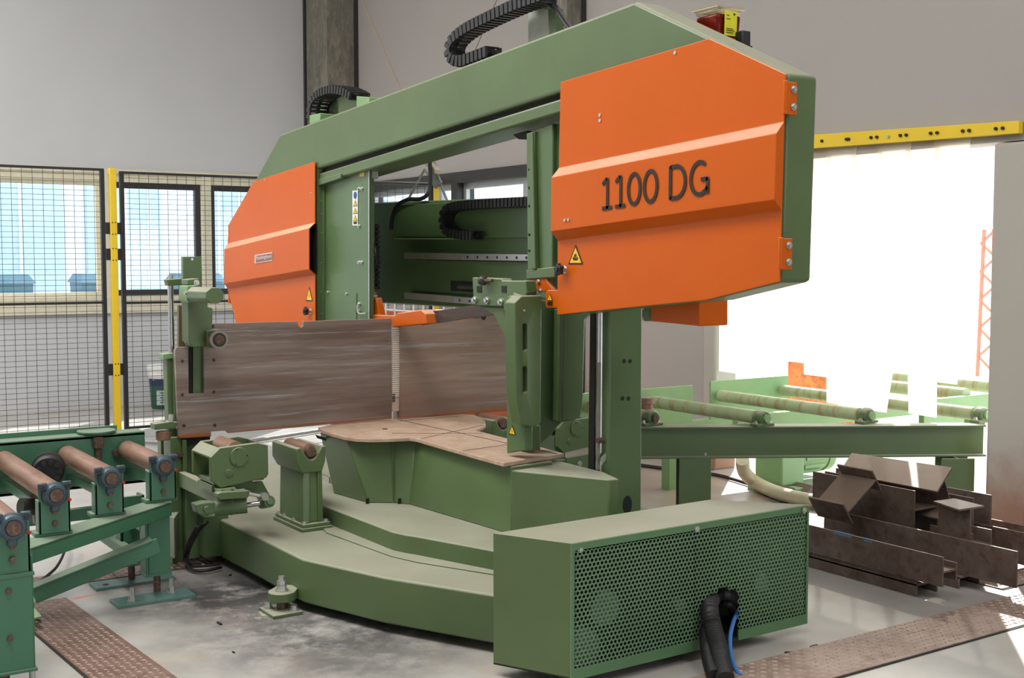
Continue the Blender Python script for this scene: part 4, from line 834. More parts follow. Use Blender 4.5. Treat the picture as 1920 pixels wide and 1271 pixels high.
# feed roller box on the delivery side
def feed_box(parent, o, mat=GREEN):
    """octagonal-fronted gear case with a short driven roller behind it; o = left lower front point in plan and z"""
    ox, oy, oz = o; f = lambda x, y, z: V((ox + x, oy + y, oz + z))
    pr = [(.0, .055), (.0, .185), (.055, .235), (.28, .245), (.345, .225), (.345, .055), (.33, .035), (.055, .005)]
    c = mesh_obj('gear_case', MB().prism([f(x, 0, z) for x, z in pr], (0,.035,0)), mat, parent, bevel=.004)
    q = f(.165, -.012, .175)
    mesh_obj('cover_disc', MB().cyl(q, q + V((0,.014,0)), .055, 26), mat, c, bevel=.003); q2 = f(.105, -.006, .085)
    mesh_obj('cover_plug', MB().cyl(q2, q2 + V((0,.008,0)), .024, 18), mat, c, bevel=.003); mesh_obj('plug_screw', MB().cyl(q2 + V((0,-.005,0)), q2, .012, 10), mat, c)
    bolts(c, [q + V((.046*math.cos(a), 0, .046*math.sin(a))) for a in (.1, 1.9, 4.2)], (0,-1,0), .003, .004, INK)
    mesh_obj('case_side', MB().prism([f(.0, .035, .185), f(.0, .30, .185), f(.055, .30, .235), f(.055, .035, .235)], (.006,0,-.012)), mat, c, bevel=.003)
    mesh_obj('case_back', MB().prism([f(x, .30, z) for x, z in pr], (0,.03,0)), mat, c, bevel=.004)
    mesh_obj('case_floor', MB().box(f(.03, .035, .02), f(.33, .30, .04)), GREEND, c)
    mesh_obj('case_inner', MB().box(f(.10, .04, .04), f(.32, .29, .15)), DARK, c)
    mesh_obj('roller', MB().lathe(f(.165, .04, .205), (0,1,0), [(0, .045), (0, .054), (.25, .054), (.255, .045)], 20), ROLLER, c)
    mesh_obj('case_right', MB().prism([f(.345, .035, .055), f(.345, .30, .055), f(.345, .30, .225), f(.345, .035, .225)], (-.006,0,0)), mat, c)
    return c
dl = part('delivery_bracket', MB().box((5.06, 7.05, .05), (5.16, 7.35, .62)).box((5.06, 6.99, .40), (5.42, 7.05, .46)), GREEND, bevel=.005)
feed_box(saw, (5.055, 7.0, .50))
mesh_obj('bracket_plate', MB().prism([PY(x, y, 6.97) for x, y in ((1063,858),(1110,850),(1112,880),(1065,884))], (0,.03,0)), GREEN, dl, bevel=.004)
bolts(dl, [PY(1087, 869, 6.965)], (0,-1,0), .014)
# ------------------------------------------------------------------ feed station with the left steel fence
fs = empty('feed_station', (2.52, 7.45, 0), 'green feed station with upright clamp post and long left steel fence plate', 'machine station')
YF = 7.33
fpts = [(328,657),(331,651),(353,650),(354,738),(383,737),(383,640),(392,640),(392,607),(558,602.5),(559,609),(562,613),(566,614),(569,610),(569,602.2),(734,597),(735,785),(428,812),(424,807),(396,809),(396,818),(342,822),(335,820)]
fp = part('fence_plate', MB().prism([PY(x, y, YF) for x, y in fpts], (0,.03,0)), PLATE, fs, bevel=.003, label='long left rusty steel fence plate with a slot at its left end')
holes(fp, ((342,677),(342,740),(401,675),(401,735),(345,798),(403,797),(399,612)), YF, .012)
# upright plates and slide behind the slot
part('upright', MB().prism([PY(x, y, 7.40) for x, y in ((343,481),(378,481),(378,620),(354,624),(353,640),(345,640))], (0,.04,0)), GREEND, fs, bevel=.004)
p = PY(360.5, 486, 7.398); mesh_obj('upright_hole', MB().cyl(p, p + V((0,.003,0)), .008, 10), WHITE, fs)
part('upright_back', MB().prism([PY(x, y, 7.47) for x, y in ((335,573),(352,573),(352,700),(335,700))], (0,.03,0)), plain('upright_brown', srgb(128, 112, 84), .6), fs)
part('slot_channel', MB().prism([PY(x, y, 7.42) for x, y in ((350,600),(385,600),(387,840),(350,840))], (0,.05,0)), GREEND, fs)
part('slot_strip', MB().prism([PY(x, y, 7.375) for x, y in ((354,640),(360,640),(360,737),(354,738))], (0,.03,0)), DARK, fs)
part('slide_column', MB().prism([PY(x, y, 7.375) for x, y in ((362,600),(381,600),(381,738),(362,738))], (0,.04,0)), GREEND, fs)
slide = part('clamp_slide', MB().prism([PY(x, y, 7.20) for x, y in ((352,540),(390,541),(390,576),(399,577),(399,598),(395,650),(360,651),(354,640))], (0,.12,0)), GREEN, fs, bevel=.006)
mesh_obj('slide_head', MB().prism([PY(x, y, 7.14) for x, y in ((351,536),(368,534),(368,566),(354,568),(350,560))], (0,.15,0)), LGREEN, slide, bevel=.005)
mesh_obj('slide_cap', MB().prism([PY(x, y, 7.18) for x, y in ((352,524),(374,522),(376,533),(352,534))], (0,.12,0)), GREEN, slide, bevel=.004)
bolts(slide, [PY(368, 530, 7.17)], (0,-1,0), .012, .02); bolts(slide, [PY(350, 550, 7.13)], (-1,-.3,0), .010, .016)
# octagonal bar pointing towards the rollers
q0, q1 = PY(366, 552, 7.12), PY(403, 554, 6.80)
oc = MB(); rr = .058; ring = [V((rr*math.cos(a), 0, rr*.86*math.sin(a))) for a in np.linspace(math.pi/8, math.pi/8 + 2*math.pi, 8, endpoint=False)]
mesh_obj('octagonal_bar', oc.loft([q0 + p for p in ring], [q1 + p for p in ring]), GREEN, slide, bevel=.004)
mesh_obj('roller_arm', MB().prism([PY(x, y, 7.16) for x, y in ((388,620),(412,617),(414,650),(390,652))], (0,.10,0)), GREEN, slide, bevel=.005)
q = PY(411, 637, 7.08)
pr = mesh_obj('pressure_roller', MB().lathe(q, (0,1,0), [(0,.050),(.004,.054),(.05,.054),(.054,.048)], 24), SHAFT, slide); 
mesh_obj('roller_rim', MB().lathe(q + V((0,-.003,0)), (0,1,0), [(0,.056),(.012,.056)], 24), plain('rim_grey', srgb(150, 140, 128), .4, .3), slide)
mesh_obj('roller_face', MB().cyl(q + V((0,-.006,0)), q + V((0,-.002,0)), .042, 22), BLACK, slide); mesh_obj('roller_hub', MB().cyl(q + V((0,-.010,0)), q + V((0,-.004,0)), .030, 20), SHAFT, slide)
# lifting cylinder at the far left
c0, c1 = PY(322, 664, 7.46), PY(323, 530, 7.46)
cy_ = part('lift_cylinder', MB().cyl(c0, V((c0.x, c0.y, c1.z)), .018, 16), CHROME, fs)
mesh_obj('rod_bracket', MB().prism([PY(x, y, 7.42) for x, y in ((313,524),(345,522),(345,534),(316,536))], (0,.07,0)), GREEN, cy_, bevel=.004)
mesh_obj('rod_nut', MB().cyl(V((c0.x, c0.y, c1.z)), V((c0.x, c0.y, c1.z+.05)), .016, 6), ZINC, cy_)
body = part('cylinder_body', MB().prism([PY(x, y, 7.42) for x, y in ((312,668),(326,664),(328,790),(316,792))], (0,.08,0)), GREEN, fs, bevel=.006)
mesh_obj('body_cap', MB().prism([PY(x, y, 7.41) for x, y in ((306,664),(326,662),(326,672),(307,674))], (0,.10,0)), LGREEN, body, bevel=.003)
mesh_obj('body_rod', MB().cyl(PY(327, 672, 7.40), PY(329, 790, 7.40), .010, 8), GREEN, body)
lb_ = part('side_roller_bracket', MB().prism([PY(x, y, 7.36) for x, y in ((290,795),(322,790),(331,792),(331,803),(290,806))], (0,.09,0)), GREEN, fs, bevel=.004)
q = PY(306, 808, 7.40); mesh_obj('side_roller', MB().lathe(q + V((0,0,-.055)), (0,0,1), [(0,.040),(.004,.046),(.05,.046),(.055,.04)], 18), ROLLER, lb_)
q = PY(306, 793, 7.40); mesh_obj('bracket_nut', MB().cyl(q, q + V((0,0,.02)), .014, 6), ZINC, lb_); q = PY(321, 789, 7.38); mesh_obj('bracket_nut', MB().cyl(q, q + V((0,0,.04)), .016, 6), ZINC, lb_)
part('lower_mount', MB().prism([PY(x, y, 7.40) for x, y in ((317,805),(334,803),(334,848),(318,850))], (0,.08,0)), GREEND, fs, bevel=.004)
part('mount_stub', MB().prism([PY(x, y, 7.34) for x, y in ((323,848),(344,848),(344,856),(323,857))], (0,.07,0)), SHAFT, fs)
part('fence_foot', MB().prism([PY(x, y, 7.36) for x, y in ((340,818),(394,812),(394,826),(340,840))], (0,.05,0)), DARK, fs)
# frame under it
part('station_post', MB().box((2.36, 7.36, 0.0), (2.43, 7.50, .80)), GREEN, fs, bevel=.005)
part('station_post_back', MB().box((2.36, 7.55, 0.0), (2.62, 7.62, .78)), GREEND, fs)
part('station_web', MB().box((2.43, 7.34, .05), (2.455, 7.42, .78)), GREEN, fs, bevel=.003)
part('station_plate', MB().prism([PY(x, y, 7.28) for x, y in ((349,890),(392,912),(408,944),(408,1040),(349,1050))], (0,.03,0)), GREEND, fs, bevel=.004)
part('station_block', MB().box((2.50, 7.18, .06), (2.66, 7.34, .32)), GREEND, fs, bevel=.006)
part('station_arm', MB().loft([(2.40,7.34,.49),(2.44,7.34,.49),(2.44,7.34,.585),(2.40,7.34,.585)], [(2.40,6.64,.49),(2.50,6.64,.49),(2.50,6.64,.575),(2.40,6.64,.575)]), GREEN, fs, bevel=.005)
feed_box(fs, (2.345, 6.6, .595))
part('case_support', MB().box((2.37, 6.66, .57), (2.62, 6.9, .605)), GREEND, fs)
# pneumatic cylinder and its linkage
sh_ = part('linkage_plate', MB().prism([PY(x, y, 6.55) for x, y in ((408,926),(415,923),(467,920),(472,922),(464,934),(415,937),(409,934))], (0,.06,0)), GREEN, fs, bevel=.003)
mesh_obj('linkage_lug', MB().prism([PY(x, y, 6.60) for x, y in ((406,917),(440,913),(446,919),(446,926),(408,929))], (0,.04,0)), LGREEN, sh_, bevel=.003)
bolts(sh_, [PY(418, 922, 6.595), PY(436, 920, 6.595)], (0,-1,0), .006, .006, INK)
mesh_obj('linkage_rod', MB().cyl(PY(467, 926, 6.55), PY(493, 931, 6.52), .011, 10), ZINC, sh_); mesh_obj('clevis', MB().cyl(PY(490, 931, 6.54), PY(497, 931, 6.5), .024, 12), ZINC, sh_)
ac = part('air_cylinder', MB().cyl(PY(402, 953, 6.66), PY(463, 947, 6.60), .046, 20), GREEND, fs)
mesh_obj('cylinder_sleeve', MB().cyl(PY(434, 950, 6.63), PY(436, 950, 6.628), .050, 20), GREEN, ac); mesh_obj('cylinder_eye', MB().prism([PY(x, y, 6.62) for x, y in ((366,946),(385,942),(404,942),(404,962),(382,968),(370,962))], (0,.08,0)), GREEND, ac, bevel=.005)
q = PY(388, 955, 6.615); mesh_obj('eye_pin', MB().cyl(q, q + V((0,-.012,0)), .020, 12), GREEN, ac); mesh_obj('piston_rod', MB().cyl(PY(463, 947, 6.60), PY(492, 943, 6.57), .015, 12), CHROME, ac)
mesh_obj('rod_eye', MB().cyl(PY(492, 943, 6.60), PY(506, 940, 6.50), .034, 14), GREEND, ac); mesh_obj('rod_pin', MB().cyl(PY(505, 940, 6.5), PY(507, 940, 6.48), .018, 12), GREEN, ac)
part('lever_plate', MB().prism([PY(x, y, 6.70) for x, y in ((448,908),(492,902),(510,936),(502,948),(486,936))], (0,.03,0)), GREEN, fs, bevel=.003)
part('valve_block', MB().prism([PZ(x, y, .33) for x, y in ((309,962),(322,952),(336,958),(326,972))], (0,0,-.25)), plain('block_grey_green', srgb(150, 156, 136), .5), fs, bevel=.004)
# --- black cables curling down beside the station
for k, pts in enumerate((((385,972,.34),(368,990,.27),(352,1020,.14),(347,1048,.05),(360,1062,.02),(385,1062,.02),(410,1056,.02)), ((392,975,.33),(374,1000,.24),(362,1030,.10),(364,1052,.03),(392,1054,.02),(424,1050,.02)), ((398,980,.32),(384,1005,.22),(374,1036,.08),(380,1048,.03),(405,1048,.02)))):
    t = MB().tube(spline([PZ(x, y, z) + V((-.02 - .045*k, -.10 + .03*k, 0)) for x, y, z in pts], 6), .009, 8)
    tag(mesh_obj('power_cable', t, RUBBER), ('black cable in the outermost loop below the feed station', 'black cable in the middle loop below the feed station', 'black cable in the innermost loop below the feed station')[k], 'cable', 'cables below the feed station')

# ------------------------------------------------------------------ left roller conveyor
rcv = empty('roller_conveyor', (1.6, 6.9, 0), 'dark green infeed roller conveyor with rusty rollers at the lower left', 'conveyor')
bb = part('back_beam', MB().box((.3, 7.45, .52), (2.23, 7.47, .835)).box((.3, 7.45, .815), (2.23, 7.60, .84)).box((.3, 7.45, .52), (2.23, 7.58, .54)), TEAL, rcv, bevel=.004)
mesh_obj('beam_lip', MB().box((.3, 7.59, .838), (2.1, 7.605, .87)), TEAL, bb, bevel=.002)
q = V((1.955, 7.52, .845)); mesh_obj('top_disc', MB().prism([q + V((.115*math.cos(a), .115*math.sin(a), 0)) for a in np.linspace(math.pi/16, 2*math.pi+math.pi/16, 16, endpoint=False)], (0,0,.014)), TEAL, bb, bevel=.002)
p = PY(184, 830, 7.43); mesh_obj('disc_bolt', MB().cyl(p + V((0,0,-.03)), p + V((0,0,.035)), .030, 8).cyl(p + V((0,0,-.10)), p + V((0,0,-.03)), .018, 10), SHAFT, bb)
for x, y in ((101, 857), (217, 848)): p = PY(x, y, 7.44); mesh_obj('beam_bolt', MB().cyl(p, p + V((0,-.025,0)), .022, 8), SHAFT, bb)
near = [(1.071, 5.562), (1.400, 6.213), (1.754, 6.527), (2.107, 6.736)]
for i, (x, y) in enumerate(near):
    z = .74
    r = part('roller', MB().lathe((x, y+.02, z), (0,1,0), [(0,.040),(.004,.052),(.02,.056),((7.43-y)*.55,.056),((7.43-y)*.55+.006,.057),(7.40-y-.02,.056),(7.42-y-.01,.045)], 24), ROLLER, rcv)
    mesh_obj('shaft', MB().cyl((x, y-.075, z), (x, y+.02, z), .032, 18), SHAFT, r)
    zb = .545 if i else .53
    bp = part('bearing_post', MB().box((x-.075, y-.02, zb), (x+.075, y-.008, z+.035)).box((x-.075, y-.02, zb), (x-.063, y+.06, z-.03)).box((x+.063, y-.02, zb), (x+.075, y+.06, z-.03)), TEAL, rcv, bevel=.003)
    if i: mesh_obj('post_foot', MB().box((x-.095, y-.01, zb-.014), (x+.085, y+.085, zb+.006)), TEAL, bp, bevel=.002)
    for dz in (-.085, -.145): mesh_obj('adjusting_bolt', MB().cyl((x, y-.02, z+dz), (x, y-.038, z+dz), .015, 6), SHAFT, bp)
    mesh_obj('adjusting_rod', MB().cyl((x, y-.03, z-.09), (x, y-.03, z-.06), .008, 6), SHAFT, bp)
    be = part('bearing', MB().lathe((x, y-.022, z), (0,-1,0), [(0,.062),(.014,.062),(.018,.056),(.040,.050),(.044,.040)], 24), BLUEGREY, rcv)
    mesh_obj('bearing_seal', MB().lathe((x, y-.064, z), (0,-1,0), [(0,.038),(.003,.038)], 20), BLACK, be)
    for s in (-1, 1):
        mesh_obj('bearing_ear', MB().box((x+s*.058-.022, y-.040, z+.022), (x+s*.058+.022, y-.018, z+.062)), BLUEGREY, be, bevel=.006)
        mesh_obj('bearing_bolt', MB().cyl((x+s*.060, y-.056, z+.042), (x+s*.060, y-.036, z+.042), .013, 6), BLACK, be)
    mesh_obj('bearing_lug', MB().box((x-.02, y-.040, z-.085), (x+.02, y-.018, z-.05)), BLUEGREY, be, bevel=.006); mesh_obj('grease_cap', MB().cyl((x+.062, y-.045, z-.03), (x+.068, y-.055, z-.03), .008, 8), plain('red_cap', srgb(196, 60, 36), .5) if i == 0 else bpy.data.materials['red_cap'], be)
# angled front rail, legs and braces
rl = [V((x, y, .53)) for x, y in ((1.09, 5.95), (1.32, 6.17), (1.70, 6.47), (2.05, 6.68), (2.21, 6.76))]
def ribbon(mb, path, wv, h):
    for a, b_ in zip(path[:-1], path[1:]): mb.prism([a, b_, b_ + wv, a + wv], (0,0,-h))
    return mb
fr2 = [PZ(60, 1028, .53), PZ(322, 942, .53)]; d = (fr2[1]-fr2[0]).normalized(); n = V((-d.y, d.x, 0))
part('front_rail', MB().prism([fr2[0], fr2[1], fr2[1] + n*.16, fr2[0] + n*.16], (0,0,-.012)).prism([fr2[0], fr2[1], fr2[1] + n*.012, fr2[0] + n*.012], (0,0,-.075)), TEAL, rcv, bevel=.003)
lx, ly = 2.085, 6.76
leg = part('leg', MB().box((lx-.085, ly-.05, .13), (lx-.07, ly+.06, .45)).box((lx-.07, ly-.05, .13), (lx+.055, ly-.035, .46)), TEAL, rcv, bevel=.004)
mesh_obj('leg_plate', MB().box((lx-.09, ly-.055, .118), (lx+.06, ly+.07, .132)), TEAL, leg); mesh_obj('leg_screw', MB().cyl((lx-.01, ly+.0, .01), (lx-.01, ly+.0, .12), .020, 12), SHAFT, leg)
def foot(name, c, w_, d_, bolts_at, parent):
    f = mesh_obj(name, MB().prism([c + V((-w_/2, -d_/2, 0)), c + V((w_/2, -d_/2, 0)), c + V((w_/2, d_/2, 0)), c + V((-w_/2, d_/2, 0))], (0,0,.018)), FOOTP, parent, bevel=.002)
    for dx, dy in bolts_at:
        p = c + V((dx, dy, .018)); mesh_obj('anchor_bolt', MB().cyl(p, p + V((0,0,.075)), .014, 10).cyl(p, p + V((0,0,.03)), .022, 6).cyl(p, p + V((0,0,.004)), .03, 12), ZINC, f)
FOOTP = paint('foot_plate_teal', srgb(84, 118, 112), .4, var=.15)
foot('foot_plate', V((2.02, 6.66, 0)), .43, .17, ((-.12, -.02), (.12, .04)), rcv)
leg2 = part('rear_leg', MB().box((1.96, 7.05, .12), (2.10, 7.07, .52)).box((1.96, 7.05, .12), (1.975, 7.16, .52)).box((2.085, 7.05, .12), (2.10, 7.16, .52)), TEAL, rcv, bevel=.003)
mesh_obj('leg_plate', MB().box((1.94, 7.03, .11), (2.12, 7.18, .122)), TEAL, leg2); mesh_obj('leg_screw', MB().cyl((2.03, 7.10, .012), (2.03, 7.10, .11), .020, 12), SHAFT, leg2)
fpl = mesh_obj('foot_plate', MB().box((1.80, 7.00, 0), (2.26, 7.16, .018)), FOOTP, rcv, bevel=.002); mesh_obj('plate_slot', MB().cyl((1.87, 7.06, .0175), (1.87, 7.06, .0195), .018, 14), INK, fpl)
mesh_obj('cross_tie', MB().box((2.0, 6.80, .36), (2.05, 7.45, .44)), TEAL, rcv, bevel=.003)
mesh_obj('cross_tie', MB().box((1.93, 6.80, .20), (1.98, 7.45, .26)), TEAL, rcv, bevel=.003)
b0, b1 = PZ(48, 1105, .16), PZ(283, 1010, .37)
part('brace', MB().bar(b0, b1, .11, .012).bar(b0 + V((.03,-.045,-.03)), b1 + V((.03,-.045,-.03)), .012, .085), TEAL, rcv, bevel=.003)
part('lower_tie', MB().bar(V((1.40, 7.2, .42)), V((2.05, 7.2, .42)), .05, .07), TEAL, rcv, bevel=.003)
part('angle_bar', MB().bar(V((1.42, 6.25, .62)), V((1.42, 7.45, .60)), .05, .05), TEAL, rcv, bevel=.003)
part('angle_bar', MB().bar(V((1.79, 6.56, .62)), V((1.79, 7.45, .60)), .05, .05), TEAL, rcv, bevel=.003)
part('angle_bar', MB().bar(V((2.13, 6.78, .64)), V((2.13, 7.45, .60)), .05, .05), TEAL, rcv, bevel=.003)
# near leg at the picture's left edge
nl = part('near_leg', MB().box((.92, 5.532, .10), (1.150, 5.540, .53)).box((.92, 5.540, .10), (.935, 5.66, .53)).box((1.147, 5.540, .10), (1.155, 5.66, .60)), TEAL, rcv, bevel=.004)
mesh_obj('leg_plate', MB().box((.90, 5.52, .088), (1.16, 5.68, .102)), TEAL, nl, bevel=.002); mesh_obj('leg_screw', MB().cyl((1.03, 5.58, .01), (1.03, 5.58, .09), .024, 12), SHAFT, nl)
mesh_obj('flange_plate', MB().box((.915, 5.528, .515), (1.158, 5.60, .53)), TEAL, nl)
for zz in (.46, .25): mesh_obj('leg_bolt', MB().cyl((1.05, 5.535, zz), (1.05, 5.516, zz), .013, 6), SHAFT, nl)
foot('foot_plate', V((1.03, 5.50, 0)), .34, .20, ((.11, .04),), rcv)
# small grey angle on the floor beside the near leg
tag(mesh_obj('steel_angle', MB().prism([PZ(55, 1128, .075), PZ(78, 1155, .075), PZ(55, 1160, .075)], (0,0,-.008)).prism([PZ(70, 1155, .07), PZ(78, 1165, .005), PZ(66, 1160, .005)], (0,.02,0)).box(PZ(62, 1158, 0) + V((-.02,-.0,0)), PZ(62, 1158, 0) + V((.01,.02,.075))), LGREEN), 'small pale green steel angle sticking out beside the near conveyor leg', 'bracket')
# black drive motor under the rollers
mo = part('drive_motor', MB().lathe(PY(90, 884, 6.98), (.25,1,0), [(0,.075),(.015,.086),(.04,.086),(.045,.078),(.12,.078),(.125,.09),(.15,.09)], 26), RUBBER, rcv)
q = PY(91, 885, 6.97)
for k in range(9):
    a = k*2*math.pi/9; c = q + V((.055*math.cos(a), -.010, .055*math.sin(a))); mesh_obj('motor_slot', MB().cyl(c, c + V((.003, .012, 0)), .014, 10), BLACK, mo)
part('gear_motor', MB().cyl(PY(38, 950, 6.6), PY(70, 950, 6.62), .045, 16), BLACK, rcv)
part('motor_bracket', MB().prism([PY(x, y, 6.7) for x, y in ((62,930),(80,920),(86,980),(66,985))], (0,.06,0)), SHAFT, rcv, bevel=.004)
tag(mesh_obj('power_cable', MB().tube(spline([PZ(126, 1000, .12), PZ(122, 1030, .10), PZ(108, 1060, .05), PZ(90, 1078, .02), PZ(60, 1100, .02)], 6), .009, 8), RUBBER), 'thin black cable hanging below the infeed roller conveyor', 'cable')

# ------------------------------------------------------------------ right roller conveyor
ocv = empty('roller_conveyor', (6.4, 6.8, 0), 'pale green outfeed roller conveyor running out through the plastic strips', 'conveyor')
R0, R1 = PZ(1196, 801, .70), PZ(1850, 797, .70); d = (R1-R0).normalized(); n = V((-d.y, d.x, 0))
fr3 = part('front_rail', MB().prism([R0, R1, R1 + n*.14, R0 + n*.14], (0,0,-.014)).prism([R0 + n*.045, R1 + n*.045, R1 + n*.06, R0 + n*.06], (0,0,-.22)).prism([R0 + V((0,0,-.215)) - n*.01, R1 + V((0,0,-.215)) - n*.01, R1 + n*.14 + V((0,0,-.215)), R0 + n*.14 + V((0,0,-.215))], (0,0,-.014)), GREEN, ocv, bevel=.003)
for px in (1290, 1322): p = PZ(px, 853.5, .485); mesh_obj('rail_bolt', MB().cyl(p, p + V((0,0,.02)), .016, 6), ZINC, fr3)
def hleg(px, half, z1):
    c = PZ(px, 801, .70) + n*.07; a = c - d*half; b_ = c + d*half
    l = part('leg', MB().prism([V((a.x, a.y, .012)) - n*.06, V((b_.x, b_.y, .012)) - n*.06, V((b_.x, b_.y, .012)) - n*.045, V((a.x, a.y, .012)) - n*.045], (0,0,z1)).prism([V((c.x, c.y, .012)) - n*.05, V((c.x, c.y, .012)) + n*.07, V((c.x, c.y, .012)) + n*.07 + d*.012, V((c.x, c.y, .012)) - n*.05 + d*.012], (0,0,z1)).prism([V((a.x, a.y, .012)) + n*.06, V((b_.x, b_.y, .012)) + n*.06, V((b_.x, b_.y, .012)) + n*.075, V((a.x, a.y, .012)) + n*.075], (0,0,z1)), GREEN, ocv, bevel=.003)
    mesh_obj('foot_plate', MB().box((c.x-.13, c.y-.13, 0), (c.x+.13, c.y+.13, .014)), GREEN, l); return l
hleg(1305, .115, .46); hleg(1800, .12, .46)
nearx = [(5.66, 6.68), (6.311, 6.213), (7.057, 5.896), (7.80, 5.46)]
for i, (x, y) in enumerate(nearx):
    z = .757
    r = part('roller', MB().lathe((x, y+.07, z), (0,1,0), [(0,.036),(.003,.049),(7.44-y-.07,.049),(7.45-y-.07,.036)], 22), OUTROLL, ocv)
    bl_ = part('bearing', MB().box((x-.085, y-.03, .70), (x+.085, y+.05, .722)).lathe((x, y-.03, z), (0,1,0), [(0,.046),(.015,.058),(.06,.058),(.075,.046)], 20), GREEN, ocv, bevel=.004)
    mesh_obj('bearing_cap', MB().cyl((x, y-.05, z), (x, y-.028, z), .030, 16), SHAFT if i == 0 else LGREEN, bl_)
    bolts(bl_, [(x-.066, y+.01, .722), (x+.066, y+.01, .722)], (0,0,1), .013, .02)
bk = part('back_beam', MB().box((5.3, 7.48, .56), (6.78, 7.50, .86)).box((6.98, 7.48, .56), (7.9, 7.50, .88)).box((5.3, 7.48, .50), (9.6, 7.58, .56)), LGREEN, ocv, bevel=.003)
mesh_obj('beam_post', MB().box((6.55, 7.5, 0), (6.65, 7.6, .52)), LGREEN, bk); mesh_obj('beam_post', MB().box((9.0, 7.5, 0), (9.1, 7.6, .52)), LGREEN, bk)
part('cross_beam', MB().bar((6.7, 6.9, .60), (9.6, 6.9, .60), .06, .14), LGREEN, ocv, bevel=.003)
part('side_roller', MB().lathe(PZ(1212, 745, .86) + V((0,0,-.12)), (0,0,1), [(0,.05),(.07,.05),(.075,.062),(.12,.062)], 18), ROLLER, ocv)
part('outer_rail', MB().box((7.9, 6.05, .56), (9.6, 6.10, .80)), LGREEN, ocv, bevel=.003)
for x in (8.5, 9.2): part('roller', MB().lathe((x, 6.1, .80), (0,1,0), [(0,.036),(.003,.055),(1.35,.055),(1.355,.036)], 22), OUTROLL, ocv)
part('end_plate', MB().prism([PX(x, y, 7.95) for x, y in ((1808,776),(1816,766),(1840,768),(1846,775),(1846,797),(1808,797))], (.01,0,0)), LGREEN, ocv)
# green motor unit and pale hose under the outfeed conveyor
mu = empty('pump_motor', (7.4, 7.0, 0), 'pale green pump motor half hidden below the outfeed conveyor', 'motor')
mesh_obj('skid', MB().box((7.14, 6.75, 0), (7.80, 7.2, .06)), LGREEN, mu, bevel=.004)
mesh_obj('pump_body', MB().box((7.17, 6.85, .06), (7.44, 7.15, .38)), LGREEN, mu, bevel=.02)
mt = mesh_obj('motor_body', MB().cyl((7.44, 7.0, .26), (7.76, 7.0, .26), .13, 20), LGREEN, mu)
for k in range(12):
    a = k*2*math.pi/12; mesh_obj('cooling_fin', MB().box((7.48, 7.0+.135*math.cos(a)-.004, .26+.135*math.sin(a)-.012), (7.72, 7.0+.135*math.cos(a)+.004, .26+.135*math.sin(a)+.012)), LGREEN, mt)
mesh_obj('fan_cover', MB().lathe((7.76, 7.0, .26), (1,0,0), [(0,.14),(.07,.14),(.09,.12)], 20), LGREEN, mu)
PALEH = plain('pale_hose', srgb(214, 204, 176), .5)
tag(mesh_obj('flexible_hose', MB().tube(spline([PZ(1392, 862, .30), PZ(1396, 885, .18), PZ(1418, 905, .08), PZ(1462, 925, .06), PZ(1530, 940, .06), PZ(1600, 945, .06)], 8), .055, 12), PALEH), 'thick pale hose curving over the floor below the outfeed conveyor', 'hose')
tag(mesh_obj('power_cable', MB().tube(spline([PZ(1200, 872, .02), PZ(1260, 880, .02), PZ(1340, 890, .02), PZ(1400, 906, .02), PZ(1490, 938, .02)], 6), .016, 8), RUBBER), 'black cable lying across the sunlit floor behind the outfeed leg', 'cable')
tag(mesh_obj('thin_pipe', MB().tube([PZ(215, 824, .03) , PZ(420, 835, .03), PZ(640, 800, .03)], .02, 8), GREYMET), 'grey pipe lying on the floor behind the steel fence', 'pipe')
# ------------------------------------------------------------------ chequered floor plates
TREADM = rusty('rusty_tread', srgb(150, 126, 114), srgb(172, 150, 138), srgb(132, 106, 94), (1,1,1), 4, .55, .1)
TREADD = rusty('dark_rusty_tread', srgb(116, 90, 78), srgb(136, 110, 98), srgb(98, 74, 64), (1,1,1), 4, .5, .1)
TREADP = rusty('worn_tread_ridges', srgb(186, 166, 154), srgb(168, 146, 134), srgb(150, 124, 112), (1,1,1), 4, .5, .1)
def tread(label, corners, mat, sp=.038, gap=True):
    """corners: three plan points a, b (long side), d (short side)"""
    a, b_, c = [V((p.x, p.y, 0)) for p in corners]; u = b_ - a; v = c - a; L, W_ = u.length, v.length; u.normalize(); v.normalize()
    o = mesh_obj('tread_plate', MB().prism([a, a + u*L, a + u*L + v*W_, a + v*W_], (0,0,.008)), mat); tag(o, label, 'floor plate')
    mb = MB(); i = 0
    for i in range(int(L/sp)):
        for j in range(int(W_/sp)):
            p = a + u*((i+.5)*sp) + v*((j+.5)*sp) + V((0,0,.008)); s = 1 if (i+j) % 2 else -1
            e1 = (u + v*s).normalized()*.016; e2 = (u - v*s).normalized()*.006; h = V((0,0,.004))
            n0 = len(mb.v); mb.v += [tuple(q) for q in (p+e1, p+e2, p-e1, p-e2, p+e1*.5+h, p+e2*.5+h, p-e1*.5+h, p-e2*.5+h)]
            mb.f += [(n0,n0+1,n0+5,n0+4), (n0+1,n0+2,n0+6,n0+5), (n0+2,n0+3,n0+7,n0+6), (n0+3,n0,n0+4,n0+7), (n0+4,n0+5,n0+6,n0+7)]
    for e_, v_ in ((0, -.012), (W_, 0)):
        if gap == (e_ > 0): mesh_obj('edge_gap', MB().prism([a + v*(e_ + v_), a + u*L + v*(e_ + v_), a + u*L + v*(e_ + v_ + .012), a + v*(e_ + v_ + .012)], (0,0,.004)), DARK, o)
    mesh_obj('tread_pattern', mb, TREADP, o, kind='stuff', smooth=False)
tread('rusty chequered floor plate running under the hoses along the front right', (PZ(1385, 1250, 0) + V((-.6,0,0)), V((6.9, 4.03, 0)), PZ(1385, 1250, 0) + V((-.6,-.36,0))), TREADM)
